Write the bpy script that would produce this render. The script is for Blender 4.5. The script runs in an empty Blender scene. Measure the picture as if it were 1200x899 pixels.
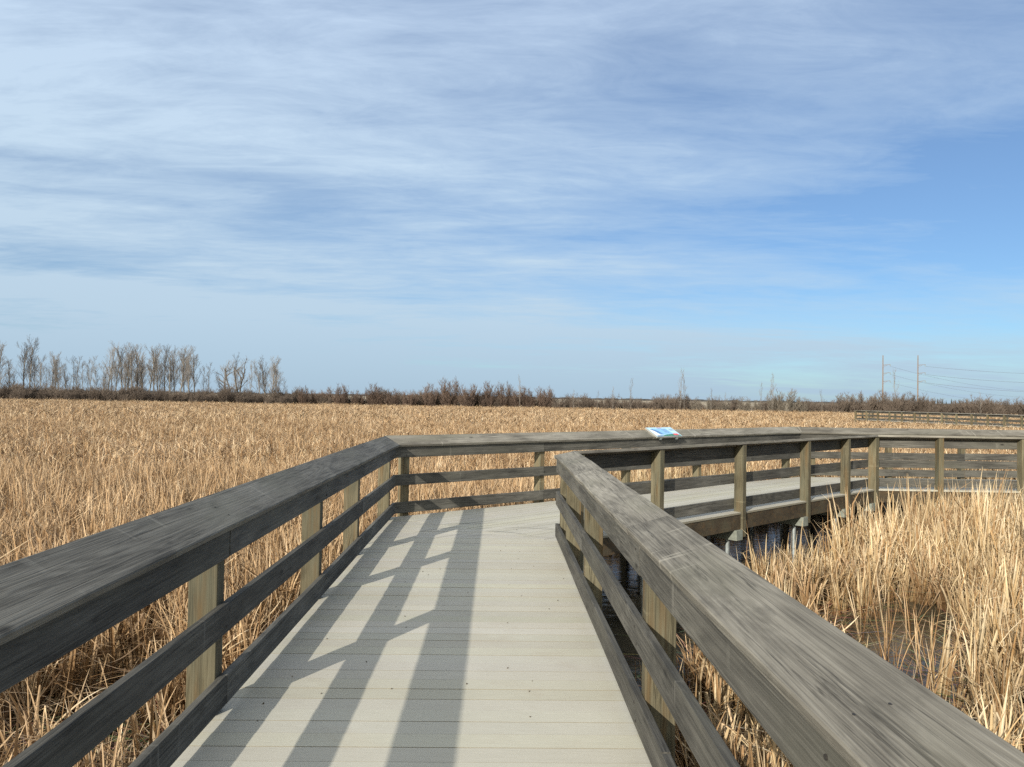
import bpy, bmesh, math, random
from mathutils import Vector, Matrix
R = math.radians
scene = bpy.context.scene
col = scene.collection
rng = random.Random(11)

# ------------------------------------------------------------------ helpers
def link(o, parent=None):
    col.objects.link(o)
    if parent is not None:
        o.parent = parent
    return o

def empty(name, loc=(0, 0, 0), rz=0.0):
    o = bpy.data.objects.new(name, None)
    o.empty_display_size = 0.3
    o.location = loc
    o.rotation_euler = (0, 0, rz)
    return link(o)

def tag(o, label=None, cat=None, group=None, kind=None):
    if label: o['label'] = label
    if cat: o['category'] = cat
    if group: o['group'] = group
    if kind: o['kind'] = kind
    return o

class MB:
    """collects faces, builds ONE mesh"""
    def __init__(s):
        s.v = []; s.f = []; s.m = []; s.c = []
    def add(s, vs, fs, mi=0, colr=None):
        b = len(s.v)
        s.v.extend(vs)
        for f in fs:
            s.f.append(tuple(b + i for i in f)); s.m.append(mi)
            s.c.append(colr)
    def box(s, x0, x1, y0, y1, z0, z1, mi=0):
        s.add([(x0,y0,z0),(x1,y0,z0),(x1,y1,z0),(x0,y1,z0),(x0,y0,z1),(x1,y0,z1),(x1,y1,z1),(x0,y1,z1)],
              [(0,3,2,1),(4,5,6,7),(0,1,5,4),(1,2,6,5),(2,3,7,6),(3,0,4,7)], mi)
    def cyl(s, p, q, r0, r1, n=8, mi=0, cap=True, colr=None):
        p = Vector(p); q = Vector(q); d = (q - p)
        if d.length < 1e-6: return
        d.normalize()
        a = d.orthogonal().normalized(); b = d.cross(a)
        vs = []
        for c, r in ((p, r0), (q, r1)):
            for i in range(n):
                t = 2*math.pi*i/n
                vs.append(tuple(c + a*(r*math.cos(t)) + b*(r*math.sin(t))))
        fs = [(i, (i+1) % n, n+(i+1) % n, n+i) for i in range(n)]
        if cap:
            fs.append(tuple(reversed(range(n)))); fs.append(tuple(range(n, 2*n)))
        s.add(vs, fs, mi, colr)
    def mesh(s, name, mats):
        me = bpy.data.meshes.new(name)
        me.from_pydata(s.v, [], s.f)
        for m in mats: me.materials.append(m)
        if len(mats) > 1: me.polygons.foreach_set('material_index', s.m)
        if any(c is not None for c in s.c):
            at = me.color_attributes.new('bcol', 'FLOAT_COLOR', 'CORNER')
            data = []
            for c, f in zip(s.c, s.f):
                cc = c or (1, 1, 1)
                data.extend(list(cc) + [1.0] if False else (cc[0], cc[1], cc[2], 1.0) * len(f))
            at.data.foreach_set('color', data)
        me.update()
        return me
    def build(s, name, mats, parent=None, matrix=None, fix=False):
        if not isinstance(mats, (list, tuple)): mats = [mats]
        me = s.mesh(name, mats)
        if fix:
            bm = bmesh.new(); bm.from_mesh(me)
            bmesh.ops.recalc_face_normals(bm, faces=bm.faces)
            bm.to_mesh(me); bm.free()
        o = bpy.data.objects.new(name, me)
        link(o, parent)
        if matrix is not None: o.matrix_local = matrix
        return o

# ------------------------------------------------------------------ materials
def newmat(name):
    m = bpy.data.materials.new(name); m.use_nodes = True
    nt = m.node_tree
    for n in list(nt.nodes): nt.nodes.remove(n)
    out = nt.nodes.new('ShaderNodeOutputMaterial')
    bs = nt.nodes.new('ShaderNodeBsdfPrincipled')
    nt.links.new(bs.outputs[0], out.inputs[0])
    return m, nt, bs, out
def N(nt, t, **kw):
    n = nt.nodes.new(t)
    for k, v in kw.items():
        if k.startswith('i_'):
            key = k[2:]
            n.inputs[int(key) if key.isdigit() else key].default_value = v
        else: setattr(n, k, v)
    return n
def L(nt, a, b): nt.links.new(a, b)
def ramp(nt, fac, stops, interp='LINEAR'):
    r = nt.nodes.new('ShaderNodeValToRGB'); r.color_ramp.interpolation = interp
    el = r.color_ramp.elements
    while len(el) > 1: el.remove(el[-1])
    el[0].position = stops[0][0]; el[0].color = tuple(stops[0][1]) + (1,)
    for p, c in stops[1:]:
        e = el.new(p); e.color = tuple(c) + (1,)
    L(nt, fac, r.inputs[0]); return r.outputs[0]
def mix(nt, fac, a, b, mode='MIX'):
    m = nt.nodes.new('ShaderNodeMix'); m.data_type = 'RGBA'; m.blend_type = mode
    for sock, v in ((m.inputs[0], fac), (m.inputs[6], a), (m.inputs[7], b)):
        if isinstance(v, (int, float)): sock.default_value = v
        elif isinstance(v, tuple): sock.default_value = v + (1,) if len(v) == 3 else v
        else: L(nt, v, sock)
    return m.outputs[2]
def math_(nt, op, a, b=0.0, clamp=False):
    m = nt.nodes.new('ShaderNodeMath'); m.operation = op; m.use_clamp = clamp
    for sock, v in ((m.inputs[0], a), (m.inputs[1], b)):
        if isinstance(v, (int, float)): sock.default_value = v
        else: L(nt, v, sock)
    return m.outputs[0]
def mapping(nt, vec, scale=(1,1,1), rot=(0,0,0), loc=(0,0,0)):
    m = nt.nodes.new('ShaderNodeMapping')
    m.inputs['Scale'].default_value = scale; m.inputs['Rotation'].default_value = rot; m.inputs['Location'].default_value = loc
    L(nt, vec, m.inputs['Vector']); return m.outputs[0]
def noise(nt, vec, scale=1, detail=4, rough=.5, dist=0):
    n = nt.nodes.new('ShaderNodeTexNoise')
    n.inputs['Scale'].default_value = scale; n.inputs['Detail'].default_value = detail
    n.inputs['Roughness'].default_value = rough; n.inputs['Distortion'].default_value = dist
    L(nt, vec, n.inputs['Vector']); return n.outputs[0]

def wood(name, dark, mid, light, tint=None, along='X', rough=.8, knots=True, streak=None, bumpk=.35):
    """weathered board: grain runs along the board's own axis"""
    m, nt, bs, out = newmat(name)
    tc = N(nt, 'ShaderNodeTexCoord'); oi = N(nt, 'ShaderNodeObjectInfo')
    off = N(nt, 'ShaderNodeVectorMath', operation='SCALE'); 
    comb = N(nt, 'ShaderNodeCombineXYZ'); 
    L(nt, oi.outputs['Random'], comb.inputs[0]); L(nt, oi.outputs['Random'], comb.inputs[1]); L(nt, oi.outputs['Random'], comb.inputs[2])
    L(nt, comb.outputs[0], off.inputs[0]); off.inputs['Scale'].default_value = 37.0
    add = N(nt, 'ShaderNodeVectorMath', operation='ADD')
    L(nt, tc.outputs['Object'], add.inputs[0]); L(nt, off.outputs[0], add.inputs[1])
    v = add.outputs[0]
    def sc(a, b):
        return (a, b, b) if along == 'X' else (b, b, a)
    # cathedral rings: distorted distance bands
    warp = noise(nt, mapping(nt, v, sc(.55, 5)), 1, 3, .5)
    rings = N(nt, 'ShaderNodeTexNoise'); 
    rings.inputs['Scale'].default_value = 1; rings.inputs['Detail'].default_value = 2; rings.inputs['Distortion'].default_value = .9
    L(nt, mapping(nt, v, sc(.42, 9)), rings.inputs['Vector'])
    rr = math_(nt, 'FRACT', math_(nt, 'MULTIPLY', rings.outputs[0], 13.0))
    rr = math_(nt, 'ABSOLUTE', math_(nt, 'SUBTRACT', rr, .5))          # 0..0.5
    fine = noise(nt, mapping(nt, v, sc(1.5, 170)), 1, 4, .6)
    fine2 = noise(nt, mapping(nt, v, sc(6, 320)), 1, 2, .5)
    patch = noise(nt, mapping(nt, v, sc(1.3, 4)), 1, 4, .6)
    g = math_(nt, 'ADD', math_(nt, 'MULTIPLY', rr, .34), math_(nt, 'ADD', math_(nt, 'MULTIPLY', fine, .60), math_(nt, 'MULTIPLY', fine2, .22)))
    g = math_(nt, 'ADD', g, math_(nt, 'MULTIPLY', math_(nt, 'SUBTRACT', patch, .5), .9))
    c = ramp(nt, g, [(.2, dark), (.47, mid), (.78, light)])
    # long dark checks
    chk = ramp(nt, noise(nt, mapping(nt, v, sc(.9, 55)), 1, 3, .65), [(.30, (1,1,1)), (.37, (0,0,0))])
    c = mix(nt, math_(nt, 'MULTIPLY', chk, .6), c, tuple(x*.4 for x in dark))
    blot = ramp(nt, noise(nt, mapping(nt, v, sc(2.6, 11)), 1, 5, .62, .3), [(.30, (1,1,1)), (.47, (0,0,0))])
    c = mix(nt, math_(nt, 'MULTIPLY', blot, .55), c, tuple(x*.65 for x in dark))
    for (ca_, cb_, wd_, am_) in ((.5, 17, .016, .8), (.3, 44, .022, .5)):
        cn = noise(nt, mapping(nt, v, sc(ca_, cb_), loc=(ca_*7, 3, 5)), 1, 5, .55, .15)
        cr_ = ramp(nt, math_(nt, 'ABSOLUTE', math_(nt, 'SUBTRACT', cn, .5)), [(0.0, (1,1,1)), (wd_, (0,0,0))])
        cm_ = ramp(nt, noise(nt, mapping(nt, v, sc(1.1, 7), loc=(2, ca_*9, 1)), 1, 3, .6), [(.44, (0,0,0)), (.56, (1,1,1))])
        c = mix(nt, math_(nt, 'MULTIPLY', math_(nt, 'MULTIPLY', cr_, cm_), am_), c, tuple(x*.45 for x in dark))
    # pale drip lines and scratches across the board
    dr = ramp(nt, noise(nt, mapping(nt, v, sc(16, 1.1)), 1, 2, .5), [(.66, (0,0,0)), (.70, (1,1,1))])
    dr2 = ramp(nt, noise(nt, mapping(nt, v, sc(1.5, 5)), 1, 2, .5), [(.48, (0,0,0)), (.60, (1,1,1))])
    c = mix(nt, math_(nt, 'MULTIPLY', math_(nt, 'MULTIPLY', dr, dr2), .38), c, tuple(min(.6, x*1.5) for x in light))
    if tint:   # lichen-green / warm patches
        pf = ramp(nt, noise(nt, mapping(nt, v, sc(1.0, 3)), 1, 3, .6), [(.50, (0,0,0)), (.68, (1,1,1))])
        c = mix(nt, math_(nt, 'MULTIPLY', pf, .5), c, tint)
    if streak:
        sf = ramp(nt, noise(nt, mapping(nt, v, sc(1.6, 17)), 1, 4, .6), [(.50, (0,0,0)), (.72, (1,1,1))])
        c = mix(nt, math_(nt, 'MULTIPLY', sf, .65), c, streak)
    if knots:
        vo = N(nt, 'ShaderNodeTexVoronoi'); vo.inputs['Scale'].default_value = 1
        L(nt, mapping(nt, v, sc(2.6, 6.5)), vo.inputs['Vector'])
        kd = ramp(nt, vo.outputs['Distance'], [(.05, (1,1,1)), (.13, (0,0,0))])
        sel = ramp(nt, N_sep(nt, vo.outputs['Color']), [(.52, (0,0,0)), (.56, (1,1,1))])
        kk = math_(nt, 'MULTIPLY', kd, sel)
        c = mix(nt, math_(nt, 'MULTIPLY', kk, .8), c, tuple(x*.35 for x in dark))
    hv = N(nt, 'ShaderNodeHueSaturation')
    L(nt, c, hv.inputs['Color']); L(nt, math_(nt, 'ADD', math_(nt, 'MULTIPLY', oi.outputs['Random'], .42), .79), hv.inputs['Value'])
    L(nt, hv.outputs[0], bs.inputs['Base Color'])
    bs.inputs['Roughness'].default_value = rough; bs.inputs['Specular IOR Level'].default_value = .35
    h = math_(nt, 'ADD', math_(nt, 'MULTIPLY', fine, .7), math_(nt, 'MULTIPLY', fine2, .3))
    h = math_(nt, 'SUBTRACT', h, math_(nt, 'MULTIPLY', chk, .5))
    h = math_(nt, 'ADD', h, math_(nt, 'MULTIPLY', rr, .4))
    bp = N(nt, 'ShaderNodeBump'); bp.inputs['Strength'].default_value = bumpk; bp.inputs['Distance'].default_value = .006
    L(nt, h, bp.inputs['Height']); L(nt, bp.outputs[0], bs.inputs['Normal'])
    return m
def N_sep(nt, c):
    s = nt.nodes.new('ShaderNodeSeparateColor'); L(nt, c, s.inputs[0]); return s.outputs[0]
def flat(name, c, rough=.7, metal=0.0, var=.25, scale=8, spec=.4):
    m, nt, bs, out = newmat(name)
    tc = N(nt, 'ShaderNodeTexCoord')
    n = noise(nt, tc.outputs['Object'], scale, 5, .6)
    cc = ramp(nt, n, [(.25, tuple(x*(1-var) for x in c)), (.75, tuple(min(1, x*(1+var)) for x in c))])
    L(nt, cc, bs.inputs['Base Color']); bs.inputs['Roughness'].default_value = rough; bs.inputs['Metallic'].default_value = metal
    bs.inputs['Specular IOR Level'].default_value = spec
    return m

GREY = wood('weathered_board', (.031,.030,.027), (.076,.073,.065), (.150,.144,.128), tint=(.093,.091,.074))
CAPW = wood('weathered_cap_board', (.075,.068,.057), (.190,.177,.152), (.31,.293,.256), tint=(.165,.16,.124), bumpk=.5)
POST = wood('treated_post', (.062,.052,.029), (.126,.110,.069), (.19,.172,.117), tint=(.10,.108,.08), along='Z', streak=(.14,.078,.026), bumpk=.4)
FASC = wood('brown_beam', (.026,.019,.012), (.056,.042,.026), (.095,.074,.046), tint=(.085,.08,.05), streak=(.10,.06,.025))
CONC = flat('grey_green_block', (.20,.215,.185), .9, var=.3, scale=12)
STEEL = flat('galvanised_pipe', (.42,.46,.47), .45, .7, var=.25, scale=20)
SCREW = flat('rusty_screw', (.035,.032,.03), .6, .3)

# composite deck planks
def deck_mat():
    m, nt, bs, out = newmat('composite_deck')
    g = N(nt, 'ShaderNodeNewGeometry'); tc = N(nt, 'ShaderNodeTexCoord')
    P = tc.outputs['Object']
    big = noise(nt, P, .8, 4, .6)
    c = ramp(nt, big, [(.3, (.40,.385,.33)), (.7, (.475,.46,.405))])
    stain = ramp(nt, noise(nt, mapping(nt, P, (1, 1.6, 1), loc=(3,1,0)), 1.7, 5, .65, .5), [(.56, (0,0,0)), (.72, (1,1,1))])
    c = mix(nt, math_(nt, 'MULTIPLY', stain, .28), c, (.36,.30,.24))
    sp = ramp(nt, noise(nt, P, 60, 2, .6), [(.27, (1,1,1)), (.31, (0,0,0))])
    c = mix(nt, math_(nt, 'MULTIPLY', sp, .3), c, (.22,.20,.17))
    fine = noise(nt, mapping(nt, P, (6, 90, 1)), 1, 3, .6)
    c = mix(nt, .16, c, ramp(nt, fine, [(.3, (.3,.29,.25)), (.7, (.56,.54,.48))]))
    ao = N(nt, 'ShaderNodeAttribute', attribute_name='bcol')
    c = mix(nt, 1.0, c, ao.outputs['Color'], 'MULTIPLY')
    L(nt, c, bs.inputs['Base Color']); bs.inputs['Roughness'].default_value = .62; bs.inputs['Specular IOR Level'].default_value = .35
    bp = N(nt, 'ShaderNodeBump'); bp.inputs['Strength'].default_value = .2; bp.inputs['Distance'].default_value = .003
    L(nt, noise(nt, mapping(nt, P, (20, 160, 1)), 1, 3, .6), bp.inputs['Height']); L(nt, bp.outputs[0], bs.inputs['Normal'])
    return m
DECK = deck_mat()
SCUFF = flat('dark_scuff', (.27,.26,.235), .8, var=.4, scale=30)

def reed_mat(name, lo, hi, fieldvar=True, trans=.12):
    m, nt, bs, out = newmat(name)
    at = N(nt, 'ShaderNodeAttribute', attribute_name='bcol')
    c = at.outputs['Color']
    g = N(nt, 'ShaderNodeNewGeometry')
    if fieldvar:
        n1 = noise(nt, mapping(nt, g.outputs['Position'], (.11, .11, 0)), 1, 5, .6)
        c = mix(nt, 1.0, c, ramp(nt, n1, [(.3, lo), (.7, hi)]), 'MULTIPLY')
        oi = N(nt, 'ShaderNodeObjectInfo'); n2 = noise(nt, mapping(nt, g.outputs['Position'], (1.3, 1.3, 0)), 1, 4, .65)
        c = mix(nt, 1.0, c, ramp(nt, n2, [(.33, (.60,.55,.50)), (.58, (1.06,1.06,1.06))]), 'MULTIPLY')
        c = mix(nt, 1.0, c, ramp(nt, oi.outputs['Random'], [(.0, (.72,.66,.60)), (.3, (.92,.90,.88)), (1, (1.12,1.14,1.18))]), 'MULTIPLY')
    L(nt, c, bs.inputs['Base Color']); bs.inputs['Roughness'].default_value = .6; bs.inputs['Specular IOR Level'].default_value = .3
    if trans:
        tr = N(nt, 'ShaderNodeBsdfTranslucent'); L(nt, c, tr.inputs[0])
        ms = N(nt, 'ShaderNodeMixShader'); ms.inputs[0].default_value = trans
        L(nt, bs.outputs[0], ms.inputs[1]); L(nt, tr.outputs[0], ms.inputs[2]); L(nt, ms.outputs[0], out.inputs[0])
    return m
REED = reed_mat('dry_reed', (.80,.75,.66), (1.03,1.0,.92))

def ground_mat():
    m, nt, bs, out = newmat('marsh_and_fields')
    g = N(nt, 'ShaderNodeNewGeometry'); P = g.outputs['Position']
    near = ramp(nt, noise(nt, P, 1.5, 6, .65), [(.3, (.03,.023,.016)), (.7, (.09,.066,.04))])
    far = ramp(nt, noise(nt, mapping(nt, P, (.004, .012, 0)), 1, 4, .6), [(.35, (.20,.16,.10)), (.55, (.34,.28,.19)), (.62, (.46,.43,.40)), (.7, (.25,.2,.14))])
    sep = N(nt, 'ShaderNodeSeparateXYZ'); L(nt, P, sep.inputs[0])
    mr = N(nt, 'ShaderNodeMapRange'); mr.inputs[1].default_value = 125; mr.inputs[2].default_value = 190
    L(nt, sep.outputs[1], mr.inputs[0])
    L(nt, mix(nt, mr.outputs[0], near, far), bs.inputs['Base Color']); bs.inputs['Roughness'].default_value = .95
    bp = N(nt, 'ShaderNodeBump'); bp.inputs['Strength'].default_value = .8; bp.inputs['Distance'].default_value = .05
    L(nt, noise(nt, P, 14, 5, .7), bp.inputs['Height']); L(nt, bp.outputs[0], bs.inputs['Normal'])
    return m
def water_mat():
    m, nt, bs, out = newmat('marsh_water')
    g = N(nt, 'ShaderNodeNewGeometry'); P = g.outputs['Position']
    c = ramp(nt, noise(nt, P, 1.2, 5, .65), [(.35, (.022,.020,.014)), (.55, (.055,.048,.033)), (.72, (.10,.082,.052))])
    L(nt, c, bs.inputs['Base Color']); bs.inputs['Roughness'].default_value = .10; bs.inputs['IOR'].default_value = 1.33; bs.inputs['Specular IOR Level'].default_value = .38
    bp = N(nt, 'ShaderNodeBump'); bp.inputs['Strength'].default_value = .25; bp.inputs['Distance'].default_value = .03
    L(nt, noise(nt, mapping(nt, P, (1, 2.2, 1), rot=(0,0,.4)), 3.2, 4, .6, .4), bp.inputs['Height']); L(nt, bp.outputs[0], bs.inputs['Normal'])
    return m
BARK = flat('bare_bark', (.20,.18,.155), .9, var=.35, scale=2)
BARKD = flat('dark_bark', (.105,.09,.075), .9, var=.3, scale=2)
TWIG = flat('bare_twigs', (.19,.168,.15), .9, var=.3, scale=.5)
SHRUBM = flat('shrub_twigs', (.125,.098,.079), .9, var=.35, scale=.6)
SHRUBR = flat('reddish_shrub_twigs', (.14,.098,.076), .9, var=.35, scale=.6)
SHRUBG = flat('grey_shrub_twigs', (.15,.13,.105), .9, var=.35, scale=.6)
POLEM = flat('pole_timber', (.20,.15,.12), .9, var=.2, scale=1)
WIREM = flat('wire_metal', (.10,.08,.08), .6, .2)
DARKW = flat('distant_woods', (.055,.055,.055), .95, var=.3, scale=.02)

# ------------------------------------------------------------------ boards
def frame(p0, p1, side, z=0.0):
    """local frame: X along p0->p1, Y pointing to the left of travel, origin p0. side=+1 outward is left, -1 outward is right"""
    t = Vector((p1[0]-p0[0], p1[1]-p0[1])); ln = t.length
    a = math.atan2(t.y, t.x)
    return Matrix.Translation((p0[0], p0[1], z)) @ Matrix.Rotation(a, 4, 'Z'), ln

def sweep_board(sec, x0, x1, m0=0.0, m1=0.0, side=1, wob=.0015, ch=.004, mb=None, seg=.35, mi=0):
    """sec: four (n,z) corners in order, n measured outward; ends at x0 + n*m0 and x1 + n*m1"""
    mb = mb or MB()
    pts = []
    k = len(sec)
    for i in range(k):
        p = Vector(sec[i]); a = Vector(sec[i-1]); b = Vector(sec[(i+1) % k])
        pts.append(p + (a-p).normalized()*ch); pts.append(p + (b-p).normalized()*ch)
    ns = max(2, int((x1-x0)/seg))
    K = len(pts); vs = []
    ph = [rng.uniform(0, 6.3) for _ in range(4)]
    for j in range(ns+1):
        f = j/ns
        dn = wob*(math.sin(f*5+ph[0]) + .6*math.sin(f*13+ph[1])); dz = wob*(math.sin(f*4+ph[2]) + .6*math.sin(f*11+ph[3]))
        for p in pts:
            n = p.x + dn; z = p.y + dz
            x = (x0 + n*m0)*(1-f) + (x1 + n*m1)*f
            vs.append((x, n*side, z))
    fs = []
    for j in range(ns):
        for i in range(K):
            i2 = (i+1) % K
            fs.append((j*K+i, j*K+i2, (j+1)*K+i2, (j+1)*K+i))
    fs.append(tuple(range(K))); fs.append(tuple(ns*K+i for i in range(K)))
    mb.add(vs, fs, mi)
    return mb

def mitre(pa, pb, pc, side):
    """(M.T1)/(M.N1), (M.T2)/(M.N2) for the corner pb"""
    t1 = Vector((pb[0]-pa[0], pb[1]-pa[1])).normalized(); t2 = Vector((pc[0]-pb[0], pc[1]-pb[1])).normalized()
    n1 = Vector((-t1.y, t1.x))*side; n2 = Vector((-t2.y, t2.x))*side
    M = (n1+n2)
    return M.dot(t1)/M.dot(n1), M.dot(t2)/M.dot(n2)

RT = .038
RAILS = ((.04, .18), (.39, .53), (.75, .888))
def cap_section(w, r, n0, th=.038, zi=.925):
    S = math.hypot(w, r)
    nx, nz = -r/S, w/S
    a = (n0, zi); b = (n0+w, zi+r)
    return [a, b, (b[0]-nx*th, b[1]-nz*th), (a[0]-nx*th, a[1]-nz*th)]

def railing(p0, p1, side, posts, capwr, n0, label, m0=0.0, m1=0.0, capjoints=(), railjoints=((), (), ()), zb=-.30, big=(), zoff=0.0,
            rail_off=(0,0,0), name='wooden_railing', simple=False, cat='railing', x_start=0.0, pw=.0445, group=None):
    M, ln = frame(p0, p1, side, zoff)
    root = empty(name); root.matrix_world = M
    tag(root, label, cat, group)
    S = math.hypot(*capwr); sl = capwr[1]/capwr[0]
    def under(n): return .925 - .038*S/capwr[0] + (n-n0)*sl - .003
    # rails
    for ri, (z0, z1) in enumerate(RAILS):
        cuts = [x_start] + list(railjoints[ri]) + [ln]
        for i in range(len(cuts)-1):
            a = cuts[i] + (.003 if i else 0); b = cuts[i+1] - (.003 if i < len(cuts)-2 else 0)
            o = rng.uniform(-.004, .004); dz = rng.uniform(-.004, .004)
            sec = [(0, z0+dz), (RT, z0+dz), (RT, z1+dz), (0, z1+dz)]
            if ri == 2: sec[2] = (RT, under(RT)); sec[3] = (0, under(0))
            mb = sweep_board(sec, a, b, m0 if i == 0 else 0, m1 if i == len(cuts)-2 else 0, side, seg=.5 if not simple else 5, ch=.003)
            if not simple:
                for px in posts:
                    if a < px < b:
                        for dx, zz in ((-.022, z0+.035), (.02, z1-.035)):
                            mb.cyl((px+dx, side*.004, zz), (px+dx, side*-.0035, zz), .0065, .006, 7, 1)
                for px in cuts[1:-1]:
                    pass
            mb.build('rail', [GREY, SCREW], root, fix=True)
    # posts
    S = math.hypot(*capwr); sl = capwr[1]/capwr[0]
    def under(n): return .925 - .038*S/capwr[0] + (n-n0)*sl - .003
    for px in posts:
        hw = .07 if px in big else pw
        n_in, n_out = RT+.001, RT+.001+.14
        x0, x1 = px-hw, px+hw
        c = .004
        mb = MB()
        ring = [(x0+c, n_in), (x1-c, n_in), (x1, n_in+c), (x1, n_out-c), (x1-c, n_out), (x0+c, n_out), (x0, n_out-c), (x0, n_in+c)]
        base = M.inverted() @ Vector((0, 0, 0))
        vs = [(x, n*side, zb) for x, n in ring] + [(x, n*side, under(n)) for x, n in ring]
        fs = [(i, (i+1) % 8, 8+(i+1) % 8, 8+i) for i in range(8)] + [tuple(range(8)), tuple(range(8, 16))]
        # own origin so that each post has its own grain
        vs = [(x-px, y, z) for x, y, z in vs]
        mb.add(vs, fs)
        mb.build('post', POST, root, Matrix.Translation((px, 0, 0)), fix=True)
    # handrail boards
    sec = cap_section(capwr[0], capwr[1], n0)
    cuts = [x_start] + list(capjoints) + [ln]
    for i in range(len(cuts)-1):
        a = cuts[i] + (.002 if i else 0); b = cuts[i+1] - (.002 if i < len(cuts)-2 else 0)
        last = (i == len(cuts)-2)
        mb = sweep_board(sec, a, b - (.002 if last and m1 else 0), m0 if i == 0 else 0, m1 if last else 0, side, ch=.005, wob=.002, seg=.3 if not simple else 5)
        if not simple:
            for px in posts:
                if a < px < b:
                    for fn in (.3, .62):
                        n = n0 + capwr[0]*fn; z = .925 + capwr[1]*fn
                        mb.cyl((px, n*side, z-.003), (px, n*side, z+.0012), .006, .0055, 7, 1)
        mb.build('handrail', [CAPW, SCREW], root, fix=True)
    return root

# ------------------------------------------------------------------ world, sun, camera
SUN_AZ = R(29.5)      # light travels towards +Y turned this much to +X
SUN_EL = R(23.4)
w = bpy.data.worlds.new('World'); scene.world = w; w.use_nodes = True
nt = w.node_tree
for n in list(nt.nodes): nt.nodes.remove(n)
wo = nt.nodes.new('ShaderNodeOutputWorld'); bg = nt.nodes.new('ShaderNodeBackground')
L(nt, bg.outputs[0], wo.inputs[0])
sky = N(nt, 'ShaderNodeTexSky', sky_type='NISHITA'); sky.sun_disc = False
sky.sun_elevation = SUN_EL
sky.sun_rotation = math.atan2(-math.sin(SUN_AZ), -math.cos(SUN_AZ))    # the sun stands behind and to the left
sky.air_density = 1.0; sky.dust_density = .6; sky.ozone_density = 1.0; sky.altitude = 600
tc = N(nt, 'ShaderNodeTexCoord'); nrm = N(nt, 'ShaderNodeVectorMath', operation='NORMALIZE'); L(nt, tc.outputs['Generated'], nrm.inputs[0])
sp = N(nt, 'ShaderNodeSeparateXYZ'); L(nt, nrm.outputs[0], sp.inputs[0])
dz = math_(nt, 'ADD', math_(nt, 'MAXIMUM', sp.outputs[2], 0.0), .10)
cb = N(nt, 'ShaderNodeCombineXYZ')
L(nt, math_(nt, 'DIVIDE', sp.outputs[0], dz), cb.inputs[0]); L(nt, math_(nt, 'DIVIDE', sp.outputs[1], dz), cb.inputs[1])
plane = cb.outputs[0]
CL_ROT = (0, 0, R(-24))
n_big = noise(nt, mapping(nt, plane, (.32, .70, 1), CL_ROT, (1.3, 4.1, 0)), 1, 6, .55, .5)
n_str = noise(nt, mapping(nt, plane, (.8, 1.8, 1), CL_ROT, (7.7, 2.0, 3)), 1, 10, .62, .9)
n_fin = noise(nt, mapping(nt, plane, (3.0, 6.5, 1), (0, 0, R(-14)), (1.7, 6.0, 3)), 1, 8, .68, 1.3)
cl = math_(nt, 'ADD', math_(nt, 'MULTIPLY', n_big, 1.0), math_(nt, 'MULTIPLY', n_str, .36))
cl = math_(nt, 'ADD', cl, math_(nt, 'MULTIPLY', n_fin, .24))
band = N(nt, 'ShaderNodeCombineXYZ'); L(nt, sp.outputs[0], band.inputs[0]); L(nt, sp.outputs[2], band.inputs[1])
n_band = noise(nt, mapping(nt, band.outputs[0], (2.2, 26, 1), (0, 0, R(2)), (3.1, 0, 0)), 1, 6, .6, .6)
lowz = ramp(nt, sp.outputs[2], [(0.0, (1,1,1)), (.16, (.9,.9,.9)), (.30, (0,0,0))], 'EASE')
cl = math_(nt, 'ADD', cl, math_(nt, 'MULTIPLY', math_(nt, 'MULTIPLY', math_(nt, 'SUBTRACT', n_band, .5), lowz), .75))
wisp = math_(nt, 'SUBTRACT', noise(nt, mapping(nt, plane, (1.5, 4.6, 1), (0, 0, R(-33)), (5.2, 1.0, 8)), 1, 10, .66, .9), .5)
cl = math_(nt, 'ADD', cl, math_(nt, 'MULTIPLY', wisp, .34))
# the veil is thicker to the west and thins towards the east
cl = math_(nt, 'SUBTRACT', cl, math_(nt, 'MULTIPLY', sp.outputs[0], .36))
low = ramp(nt, sp.outputs[2], [(0.0, (.34,.34,.34)), (.08, (.14,.14,.14)), (.19, (.0,.0,.0))], 'EASE')
cl = math_(nt, 'ADD', cl, low)
# unseen veil round the sun and overhead, brightened and whitened as added shadow fill
dt = N(nt, 'ShaderNodeVectorMath', operation='DOT_PRODUCT'); L(nt, nrm.outputs[0], dt.inputs[0])
dt.inputs[1].default_value = (-math.sin(SUN_AZ)*math.cos(SUN_EL), -math.cos(SUN_AZ)*math.cos(SUN_EL), math.sin(SUN_EL))
fw = math_(nt, 'MAXIMUM', math_(nt, 'ADD', math_(nt, 'MULTIPLY', dt.outputs['Value'], .85), .15), 0.0)
cl = math_(nt, 'ADD', cl, math_(nt, 'MULTIPLY', fw, .45))
# an open gap in the veil to the east, a hand above the horizon
gz = math_(nt, 'DIVIDE', math_(nt, 'SUBTRACT', sp.outputs[2], math_(nt, 'ADD', math_(nt, 'MULTIPLY', sp.outputs[0], .10), .17)), .10)
gap = math_(nt, 'MULTIPLY', math_(nt, 'SUBTRACT', 1.0, math_(nt, 'MULTIPLY', gz, gz), True), ramp(nt, sp.outputs[0], [(.02, (0,0,0)), (.42, (1,1,1))]))
cl = math_(nt, 'SUBTRACT', cl, math_(nt, 'MULTIPLY', gap, .24))
cf = ramp(nt, cl, [(.50, (.14,.14,.14)), (.76, (.49,.49,.49)), (1.08, (.92,.92,.92))])
hz = ramp(nt, sp.outputs[2], [(0.0, (5.0,6.8,8.6)), (.10, (6.4,8.2,9.8)), (.28, (7.5,9.4,11.2)), (.5, (7.3,9.1,11.6))])
skyc = mix(nt, 1.0, sky.outputs[0], (.69,1.02,1.38), 'MULTIPLY')
boost = N(nt, 'ShaderNodeCombineXYZ')
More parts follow.
